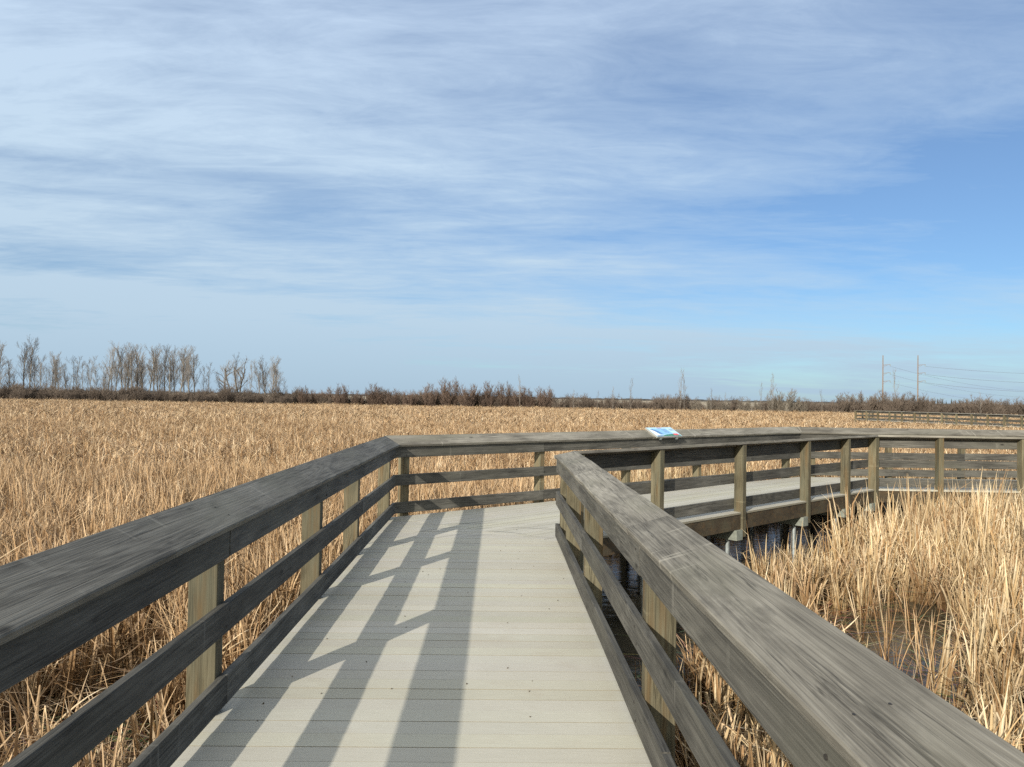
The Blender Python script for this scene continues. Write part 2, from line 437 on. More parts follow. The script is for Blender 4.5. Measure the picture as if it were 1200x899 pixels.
for i_, k_ in enumerate((1.30, .75, .12)):
    L(nt, math_(nt, 'ADD', math_(nt, 'MULTIPLY', fw, k_), 1.0), boost.inputs[i_])
L(nt, mix(nt, cf, skyc, mix(nt, 1.0, hz, boost.outputs[0], 'MULTIPLY')), bg.inputs[0])
bg.inputs[1].default_value = .06
sd = bpy.data.lights.new('sun', 'SUN'); sd.energy = 4.4; sd.angle = R(.55); sd.color = (1, .93, .80)
so = bpy.data.objects.new('sun', sd); link(so)
dirv = Vector((math.sin(SUN_AZ)*math.cos(SUN_EL), math.cos(SUN_AZ)*math.cos(SUN_EL), -math.sin(SUN_EL)))
so.rotation_euler = dirv.to_track_quat('-Z', 'Y').to_euler(); so.location = (-6, -10, 8)

cd = bpy.data.cameras.new('camera'); cam = bpy.data.objects.new('camera', cd); link(cam)
cd.sensor_width = 36; cd.lens = 26.01; cd.clip_start = .05; cd.clip_end = 20000
P_, R_ = R(1.1), R(.9)
rt = Vector((math.cos(R_), -math.sin(R_)*math.sin(P_), math.sin(R_)*math.cos(P_)))
up = Vector((-math.sin(R_), -math.cos(R_)*math.sin(P_), math.cos(R_)*math.cos(P_)))
bk = -Vector((0, math.cos(P_), math.sin(P_)))
mw = Matrix((( rt.x, up.x, bk.x, 0), (rt.y, up.y, bk.y, 0), (rt.z, up.z, bk.z, 1.55), (0, 0, 0, 1)))
cam.matrix_world = mw
scene.camera = cam
scene.view_settings.view_transform = 'Standard'; scene.view_settings.look = 'None'
scene.view_settings.gamma = 1; scene.view_settings.exposure = .45
scene.view_settings.use_curve_mapping = False
scene.render.engine = 'CYCLES'
scene.cycles.max_bounces = 6; scene.cycles.diffuse_bounces = 3; scene.cycles.glossy_bounces = 3; scene.cycles.transmission_bounces = 3
scene.cycles.use_denoising = False

# ------------------------------------------------------------------ walkway geometry (metres; camera stands at the origin)
L0, L1, L2, L3 = (-1.235, -3.0), (-1.475, 9.52), (6.0, 15.4), (14.5, 15.56)
R0, R1, R2, R3 = (.717, -3.0), (.50, 8.12), (6.55, 13.55), (14.5, 13.5)

mL1a, mL1b = mitre(L0, L1, L2, 1); mL2a, mL2b = mitre(L1, L2, L3, 1)
mR1a, mR1b = mitre(R0, R1, R2, -1); mR2a, mR2b = mitre(R1, R2, R3, -1)

railing(L0, L1, 1, [.3, 2.2, 4.15, 6.62, 8.68, 10.22, 12.28], (.207, .11), -.05,
        'long dark weathered rail along the left side of the near walkway',
        0, mL1a, capjoints=[2.9], railjoints=([6.62], [2.2, 10.22], [6.62]), zb=-.95)
railing(L1, L2, 1, [.18, 2.51, 4.4, 6.27, 9.17], (.207, .11), -.05,
        'weathered rail crossing behind the walkway corner and carrying the small blue panel',
        mL1b, mL2a, capjoints=[4.9], railjoints=([2.51], [2.51, 6.27], [2.51, 6.27]), zb=-.95)
railing(L2, L3, 1, [.3, 1.92, 3.47, 5.2, 7.0], (.207, .11), -.05,
        'rear rail of the far right boardwalk stretch, seen through the rail in front',
        mL2b, 0, capjoints=[3.4], railjoints=([3.47], [3.47], [3.47]), zb=-.95)
railing(R0, R1, -1, [.8, 2.6, 4.45, 6.45, 8.80, 10.30, 11.0], (.222, .065), -.02,
        'weathered rail right of the near walkway, its wide sunlit cap running past the viewer',
        0, mR1a, capjoints=[6.62, 9.05], railjoints=([5.9], [8.62], [6.38]), zb=-.95)
railing(R1, R2, -1, [.22, 1.67, 3.57, 5.48, 6.91, 8.06], (.218, .06), -.035,
        'weathered rail along the front of the side boardwalk above the open water',
        mR1b, mR2a, capjoints=[6.0], railjoints=([3.57], [3.57], [3.57]), zb=-.34, big=[8.06])
railing(R2, R3, -1, [1.22, 2.71, 4.35, 6.1, 7.6], (.218, .06), -.035,
        'front rail of the far right boardwalk stretch, rising behind tall broken reeds',
        mR2b, 0, railjoints=([2.71], [2.71], [2.71]), zb=-.34)

def clip(poly, a, b, c):
    """keep a*x+b*y<=c"""
    out = []
    for i in range(len(poly)):
        p, q = poly[i-1], poly[i]
        dp = a*p[0]+b*p[1]-c; dq = a*q[0]+b*q[1]-c
        if (dp <= 0) != (dq <= 0):
            t = dp/(dp-dq); out.append((p[0]+(q[0]-p[0])*t, p[1]+(q[1]-p[1])*t))
        if dq <= 0: out.append(q)
    return out
def planks(mb, poly, ang, pitch=.131, gap=.004, th=.025, off=0.0, seg=None, bevel=.002):
    """ang: direction of the long side of the boards"""
    ux, uy = math.cos(ang), math.sin(ang); vx, vy = -uy, ux
    vmin = min(vx*p[0]+vy*p[1] for p in poly); vmax = max(vx*p[0]+vy*p[1] for p in poly)
    k0 = math.floor((vmin-off)/pitch); k1 = math.ceil((vmax-off)/pitch)
    for k in range(k0, k1+1):
        a = off + k*pitch; b = a + pitch - gap
        s = clip(clip(poly, -vx, -vy, -a), vx, vy, b)
        if len(s) < 3: continue
        t = clip(clip(poly, -vx, -vy, -(a+bevel)), vx, vy, b-bevel)
        g = rng.uniform(.94, 1.05); cc = (g, g*rng.uniform(.985, 1.01), g*rng.uniform(.95, 1.02))
        dzz = rng.uniform(-.0012, .0012)
        n = len(s)
        if False:
            vs = [(p[0], p[1], -th) for p in s] + [(p[0], p[1], -bevel*.8+dzz) for p in s] + [(p[0], p[1], dzz) for p in t]
            fs = [tuple(reversed(range(n)))] + [(i, (i+1) % n, n+(i+1) % n, n+i) for i in range(n)] + [(n+i, n+(i+1) % n, 2*n+(i+1) % n, 2*n+i) for i in range(n)] + [tuple(range(2*n, 3*n))]
        else:
            vs = [(p[0], p[1], -th) for p in s] + [(p[0], p[1], dzz) for p in s]
            fs = [tuple(reversed(range(n)))] + [(i, (i+1) % n, n+(i+1) % n, n+i) for i in range(n)] + [tuple(range(n, 2*n))]
        dk = (.55, .52, .46)      # gap sides darkened: joint shade painted in along with dirt and mould
        b0 = len(mb.v); mb.v.extend(vs)
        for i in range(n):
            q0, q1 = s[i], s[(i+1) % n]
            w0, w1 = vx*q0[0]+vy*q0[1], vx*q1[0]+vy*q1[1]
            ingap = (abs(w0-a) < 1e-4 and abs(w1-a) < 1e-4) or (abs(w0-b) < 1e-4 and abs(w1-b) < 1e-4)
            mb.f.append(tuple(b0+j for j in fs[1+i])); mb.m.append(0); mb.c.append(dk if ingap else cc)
        for f_ in (fs[0], fs[-1]):
            mb.f.append(tuple(b0+i for i in f_)); mb.m.append(0); mb.c.append(cc)
def offp(p0, p1, d):
    t = Vector((p1[0]-p0[0], p1[1]-p0[1])).normalized(); n = Vector((-t.y, t.x))
    return Vector(p0)+n*d, Vector(p1)+n*d
def inter(a, b):
    (p, q), (r, s) = a, b
    d1 = q-p; d2 = s-r; den = d1.x*d2.y-d1.y*d2.x
    t = ((r-p).x*d2.y-(r-p).y*d2.x)/den
    return tuple(p+d1*t)
eL = offp(L0, L1, .075); eB = offp(L1, L2, .0); eB2 = offp(L2, L3, .0)
eR = offp(R0, R1, -.095); eF = offp(R1, R2, -.16); eF2 = offp(R2, R3, -.14)
cL = inter(eL, eB); cB = inter(eB, eB2); cR = inter(eR, eF); cF = inter(eF, eF2)

def beam(mb, a, b, n0, n1, z0, z1, trim0=0, trim1=0):
    """box along a->b between the offsets n0 and n1 to the left"""
    a = Vector(a); b = Vector(b); t = (b-a).normalized(); n = Vector((-t.y, t.x)); a = a+t*trim0; b = b-t*trim1
    P = [a+n*n0, b+n*n0, b+n*n1, a+n*n1]
    mb.add([(p.x, p.y, z0) for p in P]+[(p.x, p.y, z1) for p in P], [(0,3,2,1),(4,5,6,7),(0,1,5,4),(1,2,6,5),(2,3,7,6),(3,0,4,7)])

def boardwalk(name, polys, edges, supports, label, zoff=0.0):
    root = empty(name); tag(root, label, 'boardwalk')
    root.location = (0, 0, zoff)
    mb = MB()
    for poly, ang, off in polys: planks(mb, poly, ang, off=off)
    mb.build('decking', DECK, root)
    for a, b in edges:
        m2 = MB(); beam(m2, a, b, .012, .05, -.235, -.029, .02, .02); 
        m2.build('fascia_board', FASC, root)
    for (a, b) in supports:
        m3 = MB(); beam(m3, a, b, -.075, .075, -.375, -.238); m3.build('cross_beam', CONC, root)
        va, vb = Vector(a), Vector(b)
        for f in (.10, .90):
            p = va.lerp(vb, f); m4 = MB(); m4.cyl((p.x, p.y, -1.6), (p.x, p.y, -.377), .032, .032, 14)
            m4.build('pile', STEEL, root)
    return root

# near walkway, boards across; the corner and the side stretch are boarded lengthways
back0L = eL[0]; back0R = eR[0]
A = [tuple(back0L), tuple(back0R), cR, cL]
n_w = math.atan2(L1[1]-L0[1], L1[0]-L0[0])
sup = []
for y in (-1.5, .8, 2.9, 4.9, 6.9):
    sup.append(((-1.36-.02*(y-3), y), (.70-.02*(y-3), y)))
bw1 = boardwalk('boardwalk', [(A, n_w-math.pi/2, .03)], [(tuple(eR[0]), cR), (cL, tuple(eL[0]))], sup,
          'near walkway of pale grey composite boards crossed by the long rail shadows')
def pl(p): return tuple(p)
ang_s = math.atan2(R2[1]-R1[1], R2[0]-R1[0])
B = [cL, cR, cF, cB]
sup2 = []
tF = (Vector(R2)-Vector(R1)).normalized()
for s_ in (1.67, 3.57, 5.48, 6.91, 8.0):
    p = Vector(R1)+tF*(s_-.125); n = Vector((-tF.y, tF.x))
    sup2.append((tuple(p-n*.185), tuple(p+n*1.75)))
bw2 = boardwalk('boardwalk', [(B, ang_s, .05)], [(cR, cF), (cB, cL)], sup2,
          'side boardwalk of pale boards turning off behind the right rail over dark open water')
sup3 = [((x, 13.37), (x, 15.5)) for x in (7.75, 9.3, 11.0, 12.8)]
Cp = [cF, (14.5, eF2[1].y), (14.5, eB2[1].y), cB]
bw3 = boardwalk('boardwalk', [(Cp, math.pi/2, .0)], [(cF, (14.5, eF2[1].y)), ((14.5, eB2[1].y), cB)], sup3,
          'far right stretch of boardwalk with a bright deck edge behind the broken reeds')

# scuffs on the deck at the corner: arcs left by turning wheels and shoes
def ribbon(mb, pts, wd, z=.0045):
    vs = []
    n = len(pts)
    for i, p in enumerate(pts):
        a = Vector(pts[max(0, i-1)]); b = Vector(pts[min(n-1, i+1)]); t = (b-a).normalized(); q = Vector((-t.y, t.x))
        ww = wd*(.25+math.sin(math.pi*(i+.3)/(n-.4)))
        vs += [(p[0]+q.x*ww/2, p[1]+q.y*ww/2, z), (p[0]-q.x*ww/2, p[1]-q.y*ww/2, z)]
    mb.add(vs, [(2*i, 2*i+1, 2*i+3, 2*i+2) for i in range(n-1)])
for i in range(13):
    mb = MB()
    cx_, cy_ = -.25+rng.uniform(-.25, .5), 6.6+rng.uniform(-.3, .5)
    rad = rng.uniform(1.7, 2.9); a0 = R(rng.uniform(62, 105)); a1 = a0+R(rng.uniform(10, 32))
    pts = [(cx_+rad*.55*math.cos(a0+(a1-a0)*k/12), cy_+rad*math.sin(a0+(a1-a0)*k/12)) for k in range(13)]
    ribbon(mb, pts, rng.uniform(.004, .010)); mb.build('scuff_mark', SCUFF, bw1 if cy_+rad < 9.2 else bw2)
mb = MB()
for i in range(45):
    x = rng.uniform(-1.25, .5); y = rng.uniform(2.6, 8.8); a = rng.uniform(0, 6.3); l_ = rng.uniform(.003, .009); w_ = rng.uniform(.002, .006)
    mb.cyl((x, y, .002), (x+l_*math.cos(a), y+l_*math.sin(a), .005), w_, w_*.4, 5)
tag(mb.build('deck_debris', flat('debris', (.08,.06,.04), .9)), 'tiny dark crumbs of dirt scattered over the pale near walkway', 'dirt', kind='stuff')

# ------------------------------------------------------------------ interpretive panel on the back rail
def panel():
    M, ln = frame(L1, L2, 1)
    s = 4.93; wv, rv = .207, .11; sl = math.hypot(wv, rv)
    ca, sa = wv/sl, rv/sl
    root = empty('information_panel')
    # local frame of the panel: X along the rail, Y up the slope
    X = Vector((1, 0, 0)); Y = Vector((0, ca, sa)); Z = Vector((0, -sa, ca))
    o = Vector((s, -.095, .925+.002-.040*rv/wv))
    m = Matrix(((X.x, Y.x, Z.x, o.x), (X.y, Y.y, Z.y, o.y), (X.z, Y.z, Z.z, o.z), (0, 0, 0, 1)))
    root.matrix_world = M @ m
    tag(root, 'small slanted panel with a pale blue printed face lying on the back rail cap', 'information sign')
    W, H_ = .66, .31
    f = MB(); f.box(0, W, 0, H_, .002, .026); f.build('backing_board', flat('panel_edge', (.30,.30,.29), .6), root)
    for bx in (.09, W-.15):
        k_ = MB(); k_.box(bx, bx+.05, .0, .07, -.035, .0015); k_.build('bracket', STEEL, root)
    def sheet(name, pts, z, c, rough=.35):
        b = MB(); b.add([(x, y, z) for x, y in pts], [tuple(range(len(pts)))]); return b.build(name, flat('print_'+name, c, rough, var=.08, scale=25), root)
    def strip(name, pts, z, c, parent):
        b = MB(); b.add([(x, y, z) for x, y in pts], [tuple(range(len(pts)))]); return b.build(name, flat('print_'+name+str(len(pts)), c, .35, var=.1, scale=30), parent)
    fc = sheet('printed_face', [(.006,.006),(W-.006,.006),(W-.006,H_-.006),(.006,H_-.006)], .0275, (.46,.66,.80))
    strip('sky_picture', [(.14,.07),(.50,.06),(.47,.26),(.10,.27)], .0286, (.24,.48,.80), fc)
    strip('white_text_block', [(.02,.04),(.13,.04),(.10,.20),(.02,.24)], .0297, (.85,.87,.87), fc)
    strip('bird_wing_shape', [(.03,.235),(.10,.245),(.19,.19),(.24,.07),(.16,.10),(.12,.17),(.06,.22)], .0303, (.10,.20,.42), fc)
    strip('green_band', [(.17,.012),(.64,.012),(.62,.05),(.45,.075),(.30,.06),(.17,.03)], .0309, (.05,.20,.12), fc)
    strip('blue_band', [(.03,.012),(.168,.012),(.168,.035),(.03,.035)], .0309, (.06,.16,.36), fc)
    strip('red_badge', [(.47,.03),(.60,.03),(.59,.085),(.48,.085)], .0316, (.66,.10,.11), fc)
    for k in range(3):
        strip('heading_line', [(.26,.290-k*.012),(.40-.02*k,.290-k*.012),(.40-.02*k,.295-k*.012),(.26,.295-k*.012)], .0303, (.70,.42,.50), fc)
    for k in range(9):
        x0 = .33 if k < 6 else .52; yy = .235-.022*(k % 6)
        strip('text_line', [(x0,yy),(x0+.11,yy),(x0+.11,yy+.006),(x0,yy+.006)], .0315, (.30,.42,.58), fc)
panel()

# ------------------------------------------------------------------ far boardwalk at the right
FA, FB = (37.2, 80.0), (43.5, 58.5)
def far_boardwalk():
    ZO = -.22
    t = (Vector(FB)-Vector(FA)).normalized(); n = Vector((-t.y, t.x))     # n points away from the camera side
    far0, far1 = Vector(FA)+n*2.0, Vector(FB)+n*2.0
    ln = (Vector(FB)-Vector(FA)).length
    k = 14
    posts = [.1+i*(ln-.2)/k for i in range(k+1)]
    railing(tuple(Vector(FA)), FB, -1, posts, (.218, .06), -.035, 'nearer rail of the distant boardwalk out in the reeds on the right', zb=-.5, zoff=ZO, simple=True, pw=.075, rail_off=0)
    railing(tuple(far0), tuple(far1), 1, posts[::2], (.218, .06), -.035, 'farther rail of the distant boardwalk, seen behind its nearer rail', zb=-.5, zoff=ZO, simple=True, pw=.075)
    poly = [tuple(Vector(FA)-n*.12), tuple(Vector(FB)-n*.12), tuple(far1), tuple(far0)]
    sup = [(tuple(Vector(FA)+t*p), tuple(Vector(FA)+t*p+n*1.9)) for p in posts[::3]]
    boardwalk('boardwalk', [(poly, math.atan2(n.y, n.x), 0)], [(poly[0], poly[1]), (poly[2], poly[3])], sup,
              'distant stretch of boardwalk far out in the reeds near the right edge', ZO)
    # short return closing the left end
    railing(tuple(far0), FA, -1, [.1, 1.0, 1.9], (.218, .06), -.035, 'short end rail closing the left end of the distant boardwalk', zb=-.5, zoff=ZO, simple=True, pw=.075)
far_boardwalk()

# ------------------------------------------------------------------ ground and water
g = MB(); g.add([(-9000, -300, 0), (9000, -300, 0), (9000, 12000, 0), (-9000, 12000, 0)], [(0, 1, 2, 3)])
go = g.build('ground', ground_mat()); go.location = (0, 0, -.98); tag(go, kind='structure')
wm = MB()
wpoly = [(.75,3.0),(2.6,3.4),(6.6,5.0),(9.5,7.5),(11,10),(16,11.5),(16,17),(5.5,16.6),(-.2,11.5),(.2,9.5),(.4,7.5)]
wm.add([(x, y, 0) for x, y in wpoly], [tuple(range(len(wpoly)))])
wt = wm.build('water', water_mat()); wt.location = (0, 0, -.85); tag(wt, kind='structure')

# ------------------------------------------------------------------ reeds
GZ = -.90
TAN = [(.60,.44,.275), (.72,.56,.385), (.47,.32,.185), (.79,.66,.49), (.36,.23,.125), (.61,.475,.335), (.53,.37,.225), (.82,.71,.55), (.28,.19,.12), (.45,.36,.275)]
PALE = [(.68,.57,.39), (.76,.66,.48), (.60,.48,.31), (.53,.38,.21), (.80,.71,.55), (.63,.54,.40), (.42,.29,.17)]
def pick(r, pale=0):
    c = PALE[int(r.random()*len(PALE))] if pale else TAN[int(r.random()*len(TAN))]; k = r.uniform(.80, 1.12)
    return tuple(min(.9, x*k) for x in c)
def blade(mb, r, x, y, h, wd, lean, az, curve, segs, c, kink=None, fold=True, z0=0.0, spin=None):
    """tapered leaf; kink=(fraction, angle) breaks it over"""
    p = Vector((x, y, z0)); el = math.pi/2-lean
    sp_ = r.uniform(0, 6.28) if spin is None else spin
    vs = []; st = h/segs; cc = 0.0
    a = az
    pts = []
    for i in range(segs+1):
        pts.append(p.copy())
        pts_el = el
        if i < segs:
            p = p + Vector((math.cos(a)*math.cos(el), math.sin(a)*math.cos(el), math.sin(el)))*st
            el -= curve/segs*(1+i*.6)
            if kink and abs((i+1)/segs-kink[0]) < .5/segs: el -= kink[1]; a += r.uniform(-.5, .5)
    sx, sy = math.cos(sp_), math.sin(sp_)
    for i, q in enumerate(pts):
        f = i/segs
        ww = wd*(1-.15*f if f < .6 else (.91-(f-.6)*2.1)) * .5
        ww = max(ww, wd*.03)
        if fold:
            vs += [(q.x-sx*ww, q.y-sy*ww, q.z), (q.x-sy*ww*.45, q.y+sx*ww*.45, q.z), (q.x+sx*ww, q.y+sy*ww, q.z)]
        else:
            vs += [(q.x-sx*ww, q.y-sy*ww, q.z), (q.x+sx*ww, q.y+sy*ww, q.z)]
    fs = []
    if fold:
        for i in range(segs):
            fs += [(3*i, 3*i+1, 3*i+4, 3*i+3), (3*i+1, 3*i+2, 3*i+5, 3*i+4)]
    else:
        for i in range(segs): fs.append((2*i, 2*i+1, 2*i+3, 2*i+2))
    # stalk bases are browner than the bleached tips, with shade among them painted in
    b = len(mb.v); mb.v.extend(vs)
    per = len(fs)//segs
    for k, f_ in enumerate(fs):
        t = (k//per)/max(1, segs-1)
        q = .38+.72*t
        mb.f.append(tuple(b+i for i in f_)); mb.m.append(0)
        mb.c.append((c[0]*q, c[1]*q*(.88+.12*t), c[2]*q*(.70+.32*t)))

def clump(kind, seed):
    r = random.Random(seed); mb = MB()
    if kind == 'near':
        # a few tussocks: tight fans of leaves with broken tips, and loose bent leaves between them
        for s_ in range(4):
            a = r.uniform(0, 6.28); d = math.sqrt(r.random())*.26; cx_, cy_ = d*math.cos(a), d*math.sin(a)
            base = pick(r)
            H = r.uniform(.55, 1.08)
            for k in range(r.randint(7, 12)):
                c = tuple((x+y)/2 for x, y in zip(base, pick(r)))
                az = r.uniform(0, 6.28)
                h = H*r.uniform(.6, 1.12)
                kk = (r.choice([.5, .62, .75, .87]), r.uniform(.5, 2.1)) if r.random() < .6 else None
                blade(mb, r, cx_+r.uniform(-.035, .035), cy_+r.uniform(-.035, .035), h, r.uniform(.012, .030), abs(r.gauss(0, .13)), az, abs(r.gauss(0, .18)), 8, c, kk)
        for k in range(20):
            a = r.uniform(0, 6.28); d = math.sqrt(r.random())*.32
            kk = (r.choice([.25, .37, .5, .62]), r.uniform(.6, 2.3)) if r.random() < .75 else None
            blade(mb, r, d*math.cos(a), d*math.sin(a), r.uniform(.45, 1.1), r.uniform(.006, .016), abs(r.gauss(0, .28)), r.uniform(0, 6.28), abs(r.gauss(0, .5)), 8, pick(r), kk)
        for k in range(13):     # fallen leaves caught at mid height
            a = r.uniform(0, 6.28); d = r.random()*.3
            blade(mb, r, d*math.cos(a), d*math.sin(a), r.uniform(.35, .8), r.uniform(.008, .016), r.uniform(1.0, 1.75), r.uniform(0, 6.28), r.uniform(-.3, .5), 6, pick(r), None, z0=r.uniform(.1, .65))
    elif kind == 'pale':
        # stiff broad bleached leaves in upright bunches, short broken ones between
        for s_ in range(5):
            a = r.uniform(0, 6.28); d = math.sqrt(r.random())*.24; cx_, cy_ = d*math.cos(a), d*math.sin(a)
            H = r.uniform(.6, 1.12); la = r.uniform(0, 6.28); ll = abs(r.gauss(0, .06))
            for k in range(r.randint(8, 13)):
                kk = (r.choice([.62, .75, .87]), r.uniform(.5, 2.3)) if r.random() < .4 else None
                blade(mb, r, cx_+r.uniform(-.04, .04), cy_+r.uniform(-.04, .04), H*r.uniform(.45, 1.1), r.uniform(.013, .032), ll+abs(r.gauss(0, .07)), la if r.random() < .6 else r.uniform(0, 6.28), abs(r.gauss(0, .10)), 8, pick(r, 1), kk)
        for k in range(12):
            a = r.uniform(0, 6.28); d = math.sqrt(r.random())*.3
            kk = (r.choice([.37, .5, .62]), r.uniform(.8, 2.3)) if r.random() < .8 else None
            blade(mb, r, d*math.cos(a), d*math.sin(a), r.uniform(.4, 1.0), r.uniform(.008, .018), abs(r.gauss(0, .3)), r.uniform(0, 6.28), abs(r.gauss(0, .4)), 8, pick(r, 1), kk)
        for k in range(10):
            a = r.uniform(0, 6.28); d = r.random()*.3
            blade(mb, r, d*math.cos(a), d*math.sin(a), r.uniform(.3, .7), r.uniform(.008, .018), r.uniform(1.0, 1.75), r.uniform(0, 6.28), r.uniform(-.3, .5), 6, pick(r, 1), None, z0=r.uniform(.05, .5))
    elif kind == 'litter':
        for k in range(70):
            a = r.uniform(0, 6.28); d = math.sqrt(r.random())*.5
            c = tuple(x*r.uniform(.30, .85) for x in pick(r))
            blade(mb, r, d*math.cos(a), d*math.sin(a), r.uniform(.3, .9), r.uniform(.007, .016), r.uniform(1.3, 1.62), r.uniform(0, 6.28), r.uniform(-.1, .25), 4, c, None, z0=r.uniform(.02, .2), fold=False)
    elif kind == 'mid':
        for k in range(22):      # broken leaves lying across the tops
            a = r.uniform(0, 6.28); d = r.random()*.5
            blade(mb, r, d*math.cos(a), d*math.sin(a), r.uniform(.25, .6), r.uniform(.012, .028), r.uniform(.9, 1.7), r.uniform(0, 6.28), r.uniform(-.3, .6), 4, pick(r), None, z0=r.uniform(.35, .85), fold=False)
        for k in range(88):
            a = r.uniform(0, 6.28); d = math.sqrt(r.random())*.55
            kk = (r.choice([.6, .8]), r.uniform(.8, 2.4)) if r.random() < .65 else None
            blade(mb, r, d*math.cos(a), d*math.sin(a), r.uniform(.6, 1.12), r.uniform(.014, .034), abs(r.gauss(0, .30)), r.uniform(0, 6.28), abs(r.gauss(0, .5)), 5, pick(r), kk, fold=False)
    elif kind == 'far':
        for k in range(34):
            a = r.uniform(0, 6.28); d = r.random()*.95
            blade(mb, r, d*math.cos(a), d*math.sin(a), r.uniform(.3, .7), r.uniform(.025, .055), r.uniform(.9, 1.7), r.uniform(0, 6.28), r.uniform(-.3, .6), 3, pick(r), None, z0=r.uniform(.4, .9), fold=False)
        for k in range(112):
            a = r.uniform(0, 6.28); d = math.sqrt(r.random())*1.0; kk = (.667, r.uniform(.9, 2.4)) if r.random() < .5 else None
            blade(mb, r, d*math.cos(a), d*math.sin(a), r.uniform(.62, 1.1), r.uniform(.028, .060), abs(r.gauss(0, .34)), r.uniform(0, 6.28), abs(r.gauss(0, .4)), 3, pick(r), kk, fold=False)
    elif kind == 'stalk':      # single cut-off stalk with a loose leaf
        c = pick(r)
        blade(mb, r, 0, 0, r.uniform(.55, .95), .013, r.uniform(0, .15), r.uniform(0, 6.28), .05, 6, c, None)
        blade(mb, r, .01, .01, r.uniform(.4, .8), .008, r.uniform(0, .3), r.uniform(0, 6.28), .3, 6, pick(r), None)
    me = mb.mesh('reed_leaves', [REED])
    return me

def instanced(name, kinds, pts, label, cat='reeds'):
    """pts: (x, y, z, rz, tilt, tiltaz, scale, idx)"""
    c = bpy.data.collections.new(name+'_sources')
    objs = []
    for i, me in enumerate(kinds):
        o = bpy.data.objects.new('%s_source_%02d' % (name, i), me); c.objects.link(o); objs.append(o)
    me = bpy.data.meshes.new(name); me.from_pydata([p[:3] for p in pts], [], [])
    def fa(nm, typ, data, key='value'):
        a = me.attributes.new(nm, typ, 'POINT'); a.data.foreach_set(key, data)
    fa('rot', 'FLOAT_VECTOR', [v for p in pts for v in (p[4]*math.cos(p[5]), p[4]*math.sin(p[5]), p[3])], 'vector')
    fa('scl', 'FLOAT_VECTOR', [v for p in pts for v in (p[6]*.5+.5, p[6]*.5+.5, p[6])], 'vector')
    fa('idx', 'INT', [p[7] for p in pts])
    o = bpy.data.objects.new(name, me); link(o)
    ng = bpy.data.node_groups.new(name+'_nodes', 'GeometryNodeTree')
    ng.interface.new_socket('Geometry', in_out='INPUT', socket_type='NodeSocketGeometry')
    ng.interface.new_socket('Geometry', in_out='OUTPUT', socket_type='NodeSocketGeometry')
    gi = ng.nodes.new('NodeGroupInput'); gout = ng.nodes.new('NodeGroupOutput')
    ci = ng.nodes.new('GeometryNodeCollectionInfo'); ci.inputs['Collection'].default_value = c
    ci.inputs['Separate Children'].default_value = True; ci.inputs['Reset Children'].default_value = True
    ip = ng.nodes.new('GeometryNodeInstanceOnPoints'); ip.inputs['Pick Instance'].default_value = True
    def na(nm, typ):
        n = ng.nodes.new('GeometryNodeInputNamedAttribute'); n.data_type = typ; n.inputs['Name'].default_value = nm; return n.outputs['Attribute']
    ng.links.new(gi.outputs[0], ip.inputs['Points']); ng.links.new(ci.outputs[0], ip.inputs['Instance'])
    ng.links.new(na('idx', 'INT'), ip.inputs['Instance Index'])
    ng.links.new(na('rot', 'FLOAT_VECTOR'), ip.inputs['Rotation']); ng.links.new(na('scl', 'FLOAT_VECTOR'), ip.inputs['Scale'])
    ng.links.new(ip.outputs[0], gout.inputs[0])
    md = o.modifiers.new('scatter', 'NODES'); md.node_group = ng
    tag(o, label, cat, kind='stuff')
    return o

from mathutils import noise as mn
def inside(p, poly):
    x, y = p; c = False
    for i in range(len(poly)):
        (x1, y1), (x2, y2) = poly[i-1], poly[i]
        if (y1 > y) != (y2 > y) and x < (x2-x1)*(y-y1)/(y2-y1)+x1: c = not c
    return c
deck_polys = [[(-1.52,-4),(1.02,-4),(.86,8.0),(cF[0]+.1,cF[1]-.3),(16,13.15),(16,15.95),(5.9,15.8),(-1.9,9.75)]]
ponds = [[(.6,5.6),(1.35,5.7),(1.9,6.4),(2.35,7.6),(3.1,9.0),(4.5,10.2),(5.8,11.35),(7.4,12.7),(8.6,13.2),(8.2,14),(3,13),(0,8)],
         [(2.35,4.6),(2.8,4.3),(3.2,4.9),(3.6,5.9),(4.3,6.9),(5.1,8.0),(5.1,9.0),(4.4,9.1),(3.8,8.3),(3.15,7.2),(2.6,5.9)]]
def open_water(x, y):
    return any(inside((x, y), q) for q in ponds)
def on_deck(x, y, m=0):
    return any(inside((x, y), q) for q in deck_polys)
fdA, fdB = Vector(FA), Vector(FB)
def on_far_deck(x, y):
    t = (fdB-fdA).normalized(); d = Vector((x, y))-fdA; s = d.dot(t); q = d.x*-t.y+d.y*t.x
    return -1 < s < 26 and -.5 < q < 2.4
rr = random.Random(77)
near_pts = []; lit_pts = []; mid_pts = []; far_pts = []; stalk_pts = []
NN, NMID, NF = 12, 8, 8
NP = 8
def hvar(x, y):
    v = .98+.12*mn.noise(Vector((x*.22, y*.22, 0)))+.14*mn.noise(Vector((x*.8, y*.8, 3)))
    q = mn.noise(Vector((x*1.15, y*1.15, 14)))+.5*mn.noise(Vector((x*.33, y*.33, 5)))
    return v*(.62 if q > .42 else (.82 if q > .30 else 1.03))
st = .255
y = -3.0
